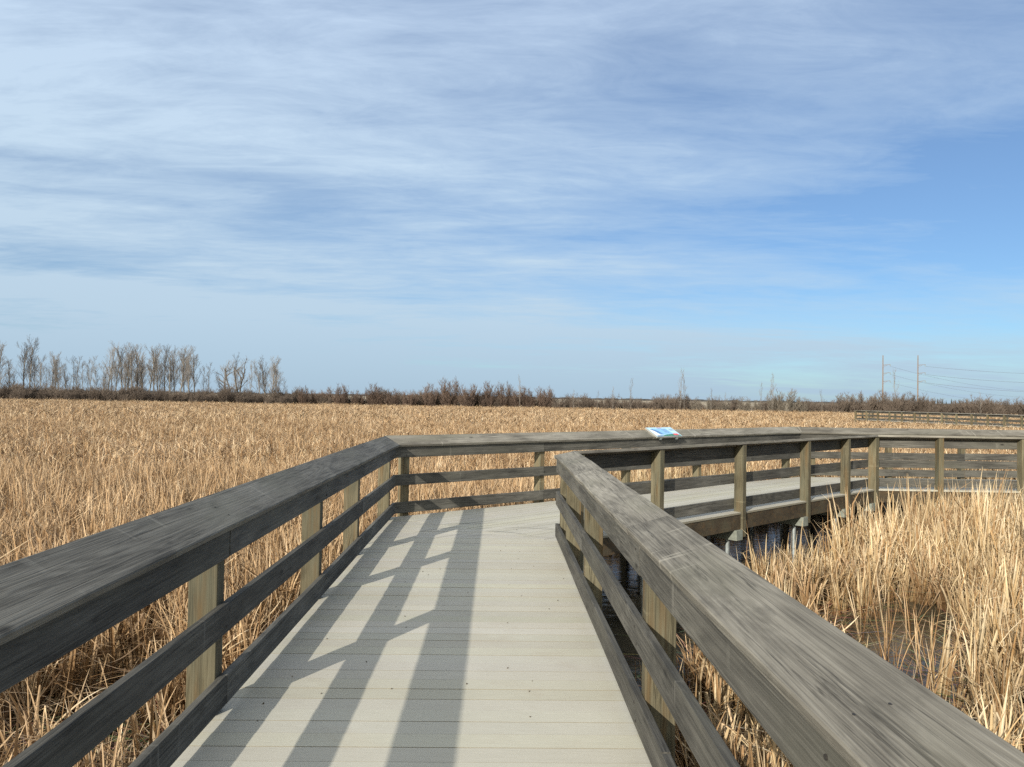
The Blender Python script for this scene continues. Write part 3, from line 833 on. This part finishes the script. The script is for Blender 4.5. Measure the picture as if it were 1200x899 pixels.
while y < 17.5:
    x = -14.0 if y < 6 else -y*.85-8
    xm = 12 if y < 8 else y*.85+5
    while x < xm:
        px, py = x+rr.uniform(-.5, .5)*st, y+rr.uniform(-.5, .5)*st
        x += st
        if on_deck(px, py): continue
        d = math.hypot(px, py)
        sparse = mn.noise(Vector((px*.55, py*.55, 9)))
        if open_water(px, py):
            if px > 2.2 and py < 9.3 and inside((px, py), ponds[1]) and rr.random() < .16: lit_pts.append((px, py, GZ-.02, rr.uniform(0, 6.28), 0, 0, .45, rr.randrange(4)))
            continue
        lit = (rr.random() < .45)
        gone = sparse > .38 and rr.random() < .8
        if lit and not (px > .8 and 5 < py < 13 and rr.random() < .5): lit_pts.append((px, py, GZ, rr.uniform(0, 6.28), 0, 0, 1.0, rr.randrange(4)))
        if gone: continue
        sc_ = hvar(px, py)*rr.uniform(.88, 1.1)
        if px > 4.5 and py > 9: sc_ *= 1.12
        if px > 1 and rr.random() < .35: sc_ *= rr.uniform(.5, .85)
        if px > .8 and py < 9.5: sc_ *= .86
        near_pts.append((px, py, GZ, rr.uniform(0, 6.28), abs(rr.gauss(0, .06)), rr.uniform(0, 6.28), sc_, (NN+rr.randrange(NP)) if (px > .8 and rr.random() < .85) else rr.randrange(NN)))
    y += st
st = .52; y = 17.5
while y < 46:
    x = -y*.85-6
    while x < y*.85+6:
        px, py = x+rr.uniform(-.5, .5)*st, y+rr.uniform(-.5, .5)*st
        x += st
        if mn.noise(Vector((px*.4, py*.4, 9))) > .42 and rr.random() < .8: continue
        mid_pts.append((px, py, GZ, rr.uniform(0, 6.28), abs(rr.gauss(0, .07)), rr.uniform(0, 6.28), hvar(px, py)*rr.uniform(.9, 1.1), rr.randrange(NMID)))
    y += st
st = 1.02; y = 46
while y < 119:
    x = -y*.82-6
    while x < y*.82+6:
        px, py = x+rr.uniform(-.5, .5)*st, y+rr.uniform(-.5, .5)*st
        x += st
        if on_far_deck(px, py): continue
        # trampled, lower reeds on the near side of the far boardwalk
        fq = (px-fdA.x)*(fdB.y-fdA.y)/(fdB-fdA).length-(py-fdA.y)*(fdB.x-fdA.x)/(fdB-fdA).length
        lowf = .72 if (0 < fq < 16 and 50 < py < 84) else 1.0
        far_pts.append((px, py, GZ, rr.uniform(0, 6.28), abs(rr.gauss(0, .07)), rr.uniform(0, 6.28), lowf*hvar(px*.6, py*.6)*rr.uniform(.88, 1.12), rr.randrange(NF)))
    y += st
for (x, y) in ((2.55,8.3),(2.62,8.36),(2.75,8.55),(3.05,8.75),(2.95,9.1),(3.3,9.3),(3.6,9.5),(1.55,6.15),(1.7,6.0),(3.7,6.7),(4.0,7.4),(3.85,6.9),(4.3,7.2),(4.45,8.2),(3.6,7.5),(4.1,8.3),(1.6,5.95),(2.0,6.9),(2.2,7.3),(4.7,7.6),(3.9,8.1),(4.15,6.7),(3.2,6.2),(3.3,6.5),(3.0,5.6),(3.5,6.9),(2.85,5.2),(3.35,5.9),(3.9,7.6),(4.5,8.6)):
    for k in range(3): stalk_pts.append((x+rr.uniform(-.05,.05), y+rr.uniform(-.05,.05), GZ, rr.uniform(0, 6.28), abs(rr.gauss(0, .12)), rr.uniform(0, 6.28), rr.uniform(.7, 1.1), rr.randrange(6)))
instanced('near_reeds', [clump('near', 100+i) for i in range(NN)]+[clump('pale', 150+i) for i in range(NP)], near_pts, 'dense dry cattail reeds growing close on both sides of the walkway')
instanced('reed_litter', [clump('litter', 300+i) for i in range(4)], lit_pts, 'matted fallen reed leaves on the wet ground between the standing reeds', 'reed litter')
instanced('marsh_reeds', [clump('mid', 200+i) for i in range(NMID)], mid_pts, 'golden field of dry reeds beyond the boardwalk')
instanced('distant_reeds', [clump('far', 400+i) for i in range(NF)], far_pts, 'far part of the golden reed field running to the line of bare shrubs')
instanced('sparse_stalks', [clump('stalk', 500+i) for i in range(6)], stalk_pts, 'lone dry stalks standing in the dark open water by the side boardwalk')

# ------------------------------------------------------------------ trees and shrubs
TREES = [
    (-100.1, 139.6, 9.7, 'p'),
    (-85.1, 122.4, 9.5, 'p'),
    (-91.5, 135.5, 7.4, 'p'),
    (-90.6, 137.2, 10.5, 'p'),
    (-79.8, 122.3, 9.9, 'p'),
    (-86.6, 136.2, 7.6, 'p'),
    (-80.0, 128.6, 6.9, 'p'),
    (-81.0, 132.4, 8.3, 'p'),
    (-73.2, 122.2, 6.3, 'p'),
    (-71.2, 122.8, 6.9, 's'),
    (-71.5, 125.3, 7.3, 's'),
    (-78.5, 139.2, 6.6, 's'),
    (-69.3, 125.5, 6.7, 's'),
    (-73.9, 135.6, 10.0, 'p'),
    (-74.5, 138.7, 9.8, 'p'),
    (-73.2, 139.0, 10.4, 'p'),
    (-66.6, 128.2, 9.3, 'p'),
    (-65.7, 128.4, 9.4, 'p'),
    (-66.4, 131.4, 9.5, 'p'),
    (-67.7, 136.0, 9.3, 'p'),
    (-60.9, 123.9, 9.3, 'p'),
    (-65.6, 135.5, 9.8, 'p'),
    (-65.1, 136.4, 9.2, 'p'),
    (-64.6, 137.5, 9.6, 'p'),
    (-56.8, 122.7, 9.0, 'p'),
    (-63.5, 139.0, 9.6, 'p'),
    (-55.6, 123.6, 9.2, 'p'),
    (-56.7, 128.1, 9.0, 'p'),
    (-57.9, 133.0, 9.3, 'p'),
    (-59.2, 138.5, 9.6, 'p'),
    (-53.5, 128.1, 6.6, 's'),
    (-56.6, 138.6, 7.7, 's'),
    (-52.3, 131.8, 8.6, 'c'),
    (-49.6, 127.6, 6.8, 's'),
    (-48.4, 127.7, 9.1, 'c'),
    (-46.7, 125.2, 8.3, 's'),
    (-45.2, 123.4, 9.5, 'c'),
    (-45.0, 124.7, 9.4, 'c'),
    (-47.4, 134.4, 7.8, 's'),
    (-47.6, 139.9, 7.6, 'p'),
    (-41.5, 124.9, 7.6, 'p'),
    (-39.9, 122.9, 7.6, 'p'),
    (-44.5, 139.8, 8.1, 'p'),
    (-40.3, 131.6, 4.9, 's'),
    (-96.1, 129.3, 9.5, 'p'),
    (-97.5, 126.3, 8.4, 'p'),
    (-106.3, 132.7, 9.4, 'p'),
    (-84.5, 136.9, 5.9, 'p'),
    (-76.4, 130.2, 5.0, 's'),
    (-77.3, 129.6, 5.0, 's'),
    (-88.7, 123.0, 6.3, 'p'),
    (-77.7, 138.5, 6.4, 's'),
    (-69.7, 122.6, 7.8, 's'),
    (-84.3, 130.9, 7.5, 'p'),
    (-86.5, 137.1, 6.5, 's'),
    (-90.0, 124.4, 7.2, 's'),
    (-91.5, 135.2, 5.0, 'p'),
    (-82.3, 139.1, 8.3, 's'),
    (-78.2, 133.3, 8.2, 's'),
    (-84.2, 136.2, 8.3, 'p'),
    (-89.9, 123.9, 4.9, 's'),
    (-89.5, 129.8, 7.5, 's'),
    (-69.1, 124.7, 5.2, 'p'),
    (-69.7, 137.2, 6.3, 'p'),
    (-60.9, 127.3, 6.9, 'p'),
    (-67.4, 130.2, 6.1, 'p'),
    (-64.5, 140.0, 6.5, 'p'),
    (-60.0, 137.3, 8.5, 'p'),
    (-69.7, 139.6, 8.8, 'p'),
    (-68.3, 130.2, 8.6, 'p'),
    (-66.2, 130.8, 7.2, 'p'),
    (-73.2, 135.1, 7.0, 'p'),
    (-43.5, 130.6, 6.3, 's'),
    (-40.1, 127.2, 5.9, 's'),
    (-43.2, 129.3, 5.9, 's'),
    (-39.9, 124.6, 6.7, 's'),
]
SHRUBS = [
    (-33.5, 118.7, 3.6, 1.6),
    (-31.9, 121.4, 3.4, 2.0),
    (-29.9, 121.3, 3.5, 2.0),
    (-27.6, 119.8, 4.0, 2.2),
    (-24.9, 119.2, 3.4, 1.9),
    (-21.8, 118.5, 4.1, 2.7),
    (-18.9, 117.4, 3.3, 2.2),
    (-16.5, 118.2, 3.5, 2.2),
    (-13.6, 120.5, 4.3, 2.5),
    (-10.3, 120.9, 5.2, 3.3),
    (-7.1, 118.6, 4.7, 2.7),
    (-3.9, 120.5, 4.7, 2.8),
    (-1.4, 120.5, 4.7, 2.5),
    (0.9, 120.1, 4.5, 2.5),
    (2.8, 120.0, 3.8, 1.9),
    (5.2, 120.4, 4.1, 2.8),
    (7.5, 118.6, 2.9, 2.2),
    (10.0, 120.2, 2.7, 1.9),
    (12.0, 118.3, 2.9, 2.2),
    (14.1, 116.2, 2.8, 1.9),
    (16.1, 117.5, 3.6, 1.9),
    (18.5, 117.1, 3.1, 1.9),
    (20.2, 115.3, 2.8, 1.6),
    (22.9, 118.3, 3.2, 2.2),
    (25.1, 116.9, 3.5, 1.9),
    (26.9, 116.6, 4.2, 2.2),
    (28.3, 114.1, 3.0, 1.6),
    (31.3, 116.5, 3.4, 1.6),
    (33.2, 115.1, 3.1, 1.9),
    (36.7, 117.0, 3.5, 2.2),
    (38.6, 116.1, 3.1, 1.6),
    (41.4, 117.7, 4.7, 1.9),
    (43.8, 116.9, 5.0, 3.5),
    (46.3, 117.6, 3.8, 1.9),
    (51.3, 115.6, 4.3, 2.4),
    (54.0, 116.9, 4.6, 2.7),
    (56.0, 117.3, 4.5, 2.7),
    (58.4, 117.7, 4.7, 3.0),
    (59.5, 115.6, 4.4, 2.4),
    (62.5, 117.8, 4.7, 3.0),
    (64.8, 117.9, 4.6, 2.4),
    (66.2, 117.1, 3.8, 2.2),
    (69.1, 118.4, 3.5, 2.5),
    (71.3, 118.3, 3.4, 2.2),
    (72.2, 116.3, 3.7, 2.4),
    (74.1, 116.4, 4.4, 3.0),
    (75.2, 114.7, 3.6, 2.1),
    (79.3, 117.8, 3.6, 2.2),
    (81.4, 118.2, 4.1, 2.5),
    (82.4, 116.1, 4.4, 2.7),
    (85.4, 117.1, 4.0, 2.7),
    (-85.9, 120.2, 4.0, 3.6),
    (-82.4, 120.3, 4.0, 3.3),
    (-78.2, 117.8, 3.5, 2.7),
    (-78.3, 120.5, 3.9, 3.1),
    (-75.1, 119.6, 3.3, 2.8),
    (-73.0, 120.0, 3.3, 2.8),
    (-70.2, 118.9, 3.1, 2.7),
    (-68.5, 119.8, 3.4, 2.8),
    (-66.7, 120.5, 3.4, 2.8),
    (-64.1, 119.9, 3.7, 2.8),
    (-62.4, 120.2, 3.2, 2.8),
    (-58.6, 117.1, 3.4, 2.7),
    (-57.0, 117.7, 3.0, 2.4),
    (-55.4, 119.0, 3.2, 2.7),
    (-53.6, 119.9, 3.2, 2.5),
    (-50.0, 118.0, 3.2, 2.4),
    (-48.4, 120.1, 3.0, 2.2),
    (-46.5, 119.8, 3.9, 1.9),
    (-42.5, 117.2, 2.9, 2.2),
    (-41.2, 119.1, 3.0, 2.2),
    (-38.4, 118.0, 2.9, 2.2),
    (-35.8, 117.2, 2.9, 1.9),
    (-86.8, 117.6, 3.6, 3.3),
    (-90.4, 118.4, 3.3, 3.3),
]
SAPLINGS = [
    (18.3, 114.5, 5.3),
    (15.7, 114.6, 4.2),
    (25.9, 114.1, 6.8),
    (27.0, 115.4, 6.2),
    (31.0, 115.1, 4.1),
    (33.4, 115.8, 3.6),
    (38.9, 115.8, 5.0),
    (40.4, 114.7, 6.5),
    (60.5, 116.7, 7.3),
    (72.3, 114.0, 4.2),
    (13.3, 115.2, 3.5),
    (9.6, 114.8, 3.7),
    (48.3, 115.2, 4.1),
    (1.3, 114.3, 5.6),
]

def limb(mb, r, p, d, ln, rad, depth, maxd, up_, spread, tips, wig=.12, nseg=4):
    q = Vector(p); dd = Vector(d).normalized(); nodes = [(q.copy(), rad)]
    for i in range(nseg):
        dd = (dd + Vector((r.gauss(0, wig), r.gauss(0, wig), r.gauss(0, wig*.6)+up_*.12))).normalized()
        q = q+dd*(ln/nseg); r1 = rad*(1-.62*(i+1)/nseg)
        nodes.append((q.copy(), r1))
    for (a, ra), (b, rb) in zip(nodes, nodes[1:]): mb.cyl(a, b, ra, rb, 5 if depth == 0 else 3, cap=False)
    tips.append((nodes, dd.copy()))
    return nodes
def tree_meshes(kind, seed):
    r = random.Random(seed); tr = MB(); cr = MB()
    H = 10.0
    minr = .012
    def sub(nodes, ln, rad, depth, n, f0, spread, upb, tgt, segs=3):
        for k in range(n):
            f = f0+(1-f0)*(k+r.random())/n
            i = min(len(nodes)-2, int(f*(len(nodes)-1))); t = f*(len(nodes)-1)-i
            a, b = nodes[i][0], nodes[i+1][0]; p = a.lerp(b, min(1, t)); ax = (b-a).normalized()
            az = r.uniform(0, 6.28); o = ax.orthogonal().normalized(); o2 = ax.cross(o)
            d = ax*math.cos(spread)+(o*math.cos(az)+o2*math.sin(az))*math.sin(spread); d.z += upb
            l_ = ln*((1.0-.75*abs(f-.45)) if depth == 1 and tgt is cr and len(nodes) > 8 else (1.15-.65*f))*r.uniform(.6, 1.3)
            nd = limb(tgt, r, p, d, l_, max(minr, rad*(1-.5*f)), depth, 3, .8, spread, [], .14, segs)
            if depth < 3:
                sub(nd, l_*.55, rad*.5, depth+1, 7 if depth == 1 else 5, .2, spread*r.uniform(.8, 1.1), upb*.6, cr, 2)
    if kind == 'poplar':
        tk = limb(tr, r, (0, 0, 0), (r.gauss(0, .03), r.gauss(0, .03), 1), H, .15, 0, 3, .5, 0, [], .035, 9)
        sub(tk, 3.1, .045, 1, 21, .30, .62, .35, cr, 4)
    elif kind == 'slim':
        tk = limb(tr, r, (0, 0, 0), (r.gauss(0, .05), r.gauss(0, .05), 1), H, .085, 0, 3, .5, 0, [], .04, 9)
        sub(tk, 2.6, .03, 1, 15, .2, .6, .35, cr, 4)
    else:   # crooked: bent trunk, few twisted limbs
        tk = limb(tr, r, (0, 0, 0), (r.uniform(-.35, -.1), 0, 1), H*.8, .19, 0, 3, .3, 0, [], .13, 9)
        for k in range(7):
            i = r.randint(4, 8); p = tk[i][0]; az = r.uniform(0, 6.28)
            nd = limb(tr, r, p, (math.cos(az)*.8, math.sin(az)*.8, .8), r.uniform(2, 3.4), .085, 1, 3, .5, 0, [], .25, 5)
            sub(nd, 1.4, .026, 2, 7, .3, .8, .2, cr, 3)
        sub(tk, 1.5, .03, 2, 9, .4, .8, .2, cr, 3)
    return tr.mesh('trunk', [BARKD if kind == 'crooked' else BARK]), cr.mesh('crown', [TWIG])
def shrub_mesh(seed, dense=1.0, mat=None):
    """unit shrub: 1 m high, about 1.3 m wide, many ascending stems with twigs"""
    r = random.Random(seed); mb = MB()
    for k in range(int(34*dense)):
        az = r.uniform(0, 6.28); l0 = r.uniform(.1, .9)
        p = Vector((math.cos(az)*r.uniform(0, .32), math.sin(az)*r.uniform(0, .32), 0))
        d = Vector((math.cos(az)*l0*.8, math.sin(az)*l0*.8, 1))
        ln = r.uniform(.6, 1.0)*(1-.3*l0)
        nd = limb(mb, r, p, d, ln, .011, 1, 3, .2, 0, [], .12, 4)
        for j in range(15):
            f = r.uniform(.2, 1.0); i = min(3, int(f*4)); q = nd[i][0].lerp(nd[i+1][0], f*4-i if f < 1 else 1)
            a2 = r.uniform(0, 6.28)
            n2 = limb(mb, r, q, (math.cos(a2)*.8, math.sin(a2)*.8, .75), r.uniform(.13, .3), .0065, 2, 3, .3, 0, [], .2, 2)
            for m_ in range(3):
                a3 = r.uniform(0, 6.28)
                limb(mb, r, n2[1][0], (math.cos(a3)*.8, math.sin(a3)*.8, .8), r.uniform(.06, .16), .0050, 3, 3, .3, 0, [], .2, 1)
    return mb.mesh('twigs', [mat or SHRUBM])
proto = {'p': [tree_meshes('poplar', s) for s in (1, 2, 3, 4, 5, 6)], 's': [tree_meshes('slim', s) for s in (11, 12, 13)], 'c': [tree_meshes('crooked', s) for s in (21, 22, 23)]}
tcol = random.Random(3)
def put_tree(x, y, h, kind, label, group, i):
    tm, cm = proto[kind][i % len(proto[kind])]
    o = empty('bare_tree' if kind != 's' else 'young_tree', (x, y, -.98), tcol.uniform(0, 6.28)); s = h/10.2
    o.scale = (s, s, s); tag(o, label, 'tree', group)
    a = bpy.data.objects.new('trunk', tm); link(a, o); b = bpy.data.objects.new('crown', cm); link(b, o)
    return o
crook = {0: 'leaning bare tree with a forked top at the left of the crooked group', 1: 'crooked bare tree with a bent trunk in the middle of the crooked group', 2: 'left of the two tall twisted bare trees standing close together', 3: 'right of the two tall twisted bare trees standing close together'}
ck = 0
for i, (x, y, h, k) in enumerate(TREES):
    px = x/y
    if k == 'c':
        put_tree(x, y, h, k, crook[ck], None, ck); ck += 1; continue
    if k == 'p' and -.56 < px < -.41: put_tree(x, y, h, k, 'slim bare grey poplar in the dense even-topped stand on the left', 'poplars of the dense stand', i)
    elif k == 'p' and px <= -.56: put_tree(x, y, h, k, 'bare grey tree in the loose clump at the far left of the skyline', 'bare trees at the far left', i)
    elif k == 'p': put_tree(x, y, h, k, 'bare tree in the last small clump, right of the crooked trees', 'bare trees of the last clump', i)
    elif px < -.45: put_tree(x, y, h, k, 'short thin bare tree between the far left clump and the dense stand', 'short trees in the gap', i)
    elif px < -.33: put_tree(x, y, h, k, 'small thin bare tree standing among the crooked trees', 'small trees among the crooked ones', i)
    else: put_tree(x, y, h, k, 'low thin bare tree at the right end of the left tree line', 'thin trees at the right end of the tree line', i)
sap = [tree_meshes('slim', s) for s in (31, 32)]
for i, (x, y, h) in enumerate(SAPLINGS):
    o = empty('sapling', (x, y, -.98), tcol.uniform(0, 6.28)); s = h/10.2; o.scale = (s*.55, s*.55, s)
    tag(o, 'thin bare sapling sticking up above the low shrubs on the skyline', 'tree', 'saplings above the shrubs')
    a = bpy.data.objects.new('trunk', sap[i % 2][0]); link(a, o); b = bpy.data.objects.new('crown', sap[i % 2][1]); link(b, o)
sm = [shrub_mesh(40+i) for i in range(5)]; sg = [shrub_mesh(60+i, .55, SHRUBG) for i in range(3)]; sr = [shrub_mesh(70+i, 1.15, SHRUBR) for i in range(3)]
for i, (x, y, h, wd) in enumerate(SHRUBS):
    px = x/y
    grey = px > .24
    me = sg[i % 3] if (grey and px < .42) else sm[i % 5]
    if -.30 < px < .06: me = sr[i % 3]; h *= 1.10
    o = bpy.data.objects.new('bare_shrub', me); link(o); o.location = (x, y, -.98); o.rotation_euler = (0, 0, tcol.uniform(0, 6.28))
    s = wd/1.15
    o.scale = (s*1.25, s*1.25, h/1.02)
    if abs(px+.0854) < .006: tag(o, 'largest round bare shrub on the skyline near the middle', 'shrub')
    elif abs(px-.374) < .006: tag(o, 'large open grey shrub left of the far boardwalk', 'shrub')
    elif px < -.31: tag(o, 'brown bare shrub filling the foot of the tree line on the left', 'shrub', 'shrubs below the left tree line')
    elif px < .06: tag(o, 'rounded brown bare shrub in the row along the middle of the skyline', 'shrub', 'shrubs along the middle skyline')
    elif px < .42: tag(o, 'low twiggy bare shrub in the thin row right of the middle', 'shrub', 'low shrubs right of the middle')
    else: tag(o, 'brown bare shrub in the thicket behind the far boardwalk', 'shrub', 'shrubs behind the far boardwalk')
# continuous low thicket that ties the shrubs together (a mass nobody could count)
th = []
tr_ = random.Random(8)
x = -112
while x < 112:
    f = x/118.0
    hh = 3.1 if f < -.31 else (3.0 if f < .05 else (2.75 if f < .45 else 3.0))
    for q in range(3):
        if .375 < f < .405 and tr_.random() < .8: continue
        th.append((x+tr_.uniform(-1, 1), 120.5+tr_.uniform(0, 3.5)-max(0, f)*4, -.98, tr_.uniform(0, 6.28), 0, 0, hh*tr_.choice([.5, .7, .85, 1.0, 1.2])*tr_.uniform(.9, 1.1), tr_.randrange(4)))
    x += 1.15
oo = instanced('thicket', [shrub_mesh(80+i, .9) for i in range(4)], th, 'continuous low brown thicket along the far edge of the reeds', 'thicket')

# ------------------------------------------------------------------ power line
def pole(x, y, h, label):
    o = empty('utility_pole', (x, y, -.98)); tag(o, label, 'power pole')
    m = MB(); m.cyl((0, 0, 0), (0, 0, h), .26, .17, 10); m.build('mast', POLEM, o)
    for k, z in enumerate((h-4.0, h-7.3, h-10.6)):
        b = MB(); b.cyl((.1, 0, z), (3.0, 0, z+.35), .10, .07, 6); b.cyl((.1, 0, z-.9), (1.9, 0, z+.18), .04, .04, 5)
        a = b.build('cross_arm', POLEM, o)
        c = MB(); c.cyl((2.95, 0, z+.3), (2.95, 0, z-.45), .11, .09, 8); c.build('insulator', CONC, a)
    return o
PH = 22.1
pole(150.4, 300, PH, 'left one of the two tall utility poles on the skyline')
pole(164.6, 300, PH+.2, 'right one of the two tall utility poles, three dark wires leaving it')
pole(285, 318, PH+1, 'utility pole beyond the right edge where the wires lead')
def wire(a, b, sag, label, group, r=.045):
    m = MB(); n = 24; pr = None
    a = Vector(a); b = Vector(b)
    for i in range(n+1):
        t = i/n; p = a.lerp(b, t); p.z -= 4*sag*t*(1-t)
        if pr is not None: m.cyl(pr, p, r, r, 4, cap=False)
        pr = p
    tag(m.build('power_line', WIREM), label, 'wire', group)
for k, z in enumerate((4.0, 7.3, 10.6)):
    zz = -.98+PH-z-.4
    nm = ('top', 'middle', 'lowest')[k]
    wire((167.5, 300, zz+.2), (287.9, 318, zz+.9), 2.4+k*.5, '%s wire running from the right utility pole off to the right' % nm, None)
    wire((153.3, 300, zz), (335, 420, zz-4), 5.5, '%s faint wire sagging from the left utility pole behind the right pole' % nm, None, .03)

# ------------------------------------------------------------------ far woods on the horizon
wr = random.Random(4)
mb = MB(); x = -2600
while x < 2900:
    h = wr.uniform(3.6, 6.0); wv = wr.uniform(10, 26); yy = 2100+wr.uniform(-60, 60)
    n = 7; vs = []
    for ring_, zz, rr_ in ((0, 0, 1.0), (1, h*.65, .95), (2, h, .35)):
        for i in range(n):
            a = 6.283*i/n; vs.append((x+math.cos(a)*wv*rr_*wr.uniform(.8, 1.1), yy+math.sin(a)*wv*rr_, zz*wr.uniform(.9, 1.1)))
    fs = [(r_*n+i, r_*n+(i+1) % n, (r_+1)*n+(i+1) % n, (r_+1)*n+i) for r_ in (0, 1) for i in range(n)] + [tuple(range(2*n, 3*n))]
    mb.add(vs, fs); x += wr.uniform(9, 20)
dw = mb.build('distant_woods', DARKW); dw.location = (0, 0, -.98); tag(dw, 'thin dark line of distant woods on the horizon', 'woods', kind='stuff')
# a short row of dark spruces behind the right thicket
spm = []
for s in range(3):
    r = random.Random(90+s); c = MB(); t_ = MB(); t_.cyl((0, 0, 0), (0, 0, 9.8), .16, .03, 6)
    for k in range(170):
        z = 1+8.7*r.random()**.9; a = r.uniform(0, 6.28); l_ = (10.2-z)*.20*r.uniform(.7, 1.15)
        ca, sa = math.cos(a), math.sin(a); wv = .18+l_*.22
        c.add([(0, 0, z+.1), (ca*l_*.6-sa*wv, sa*l_*.6+ca*wv, z-.15), (ca*l_, sa*l_, z-.35), (ca*l_*.6+sa*wv, sa*l_*.6-ca*wv, z-.15), (ca*l_*.5, sa*l_*.5, z-.55)], [(0, 1, 2, 3), (1, 4, 2), (3, 2, 4)])
    spm.append((t_.mesh('trunk', [BARK]), c.mesh('crown', [flat('spruce_needles', (.035,.05,.035), .9)])))
for i in range(13):
    d = 420+wr.uniform(-20, 20); fx = .552+i*.0058+wr.uniform(-.002, .002)
    o = empty('spruce_tree', (fx*d, d, -.98), wr.uniform(0, 6)); s = wr.uniform(.42, .62); o.scale = (s, s, s)
    tag(o, 'small dark spruce on the horizon just right of the right utility pole', 'tree', 'spruces on the horizon')
    a, b = spm[i % 3]
    link(bpy.data.objects.new('trunk', a), o); link(bpy.data.objects.new('crown', b), o)
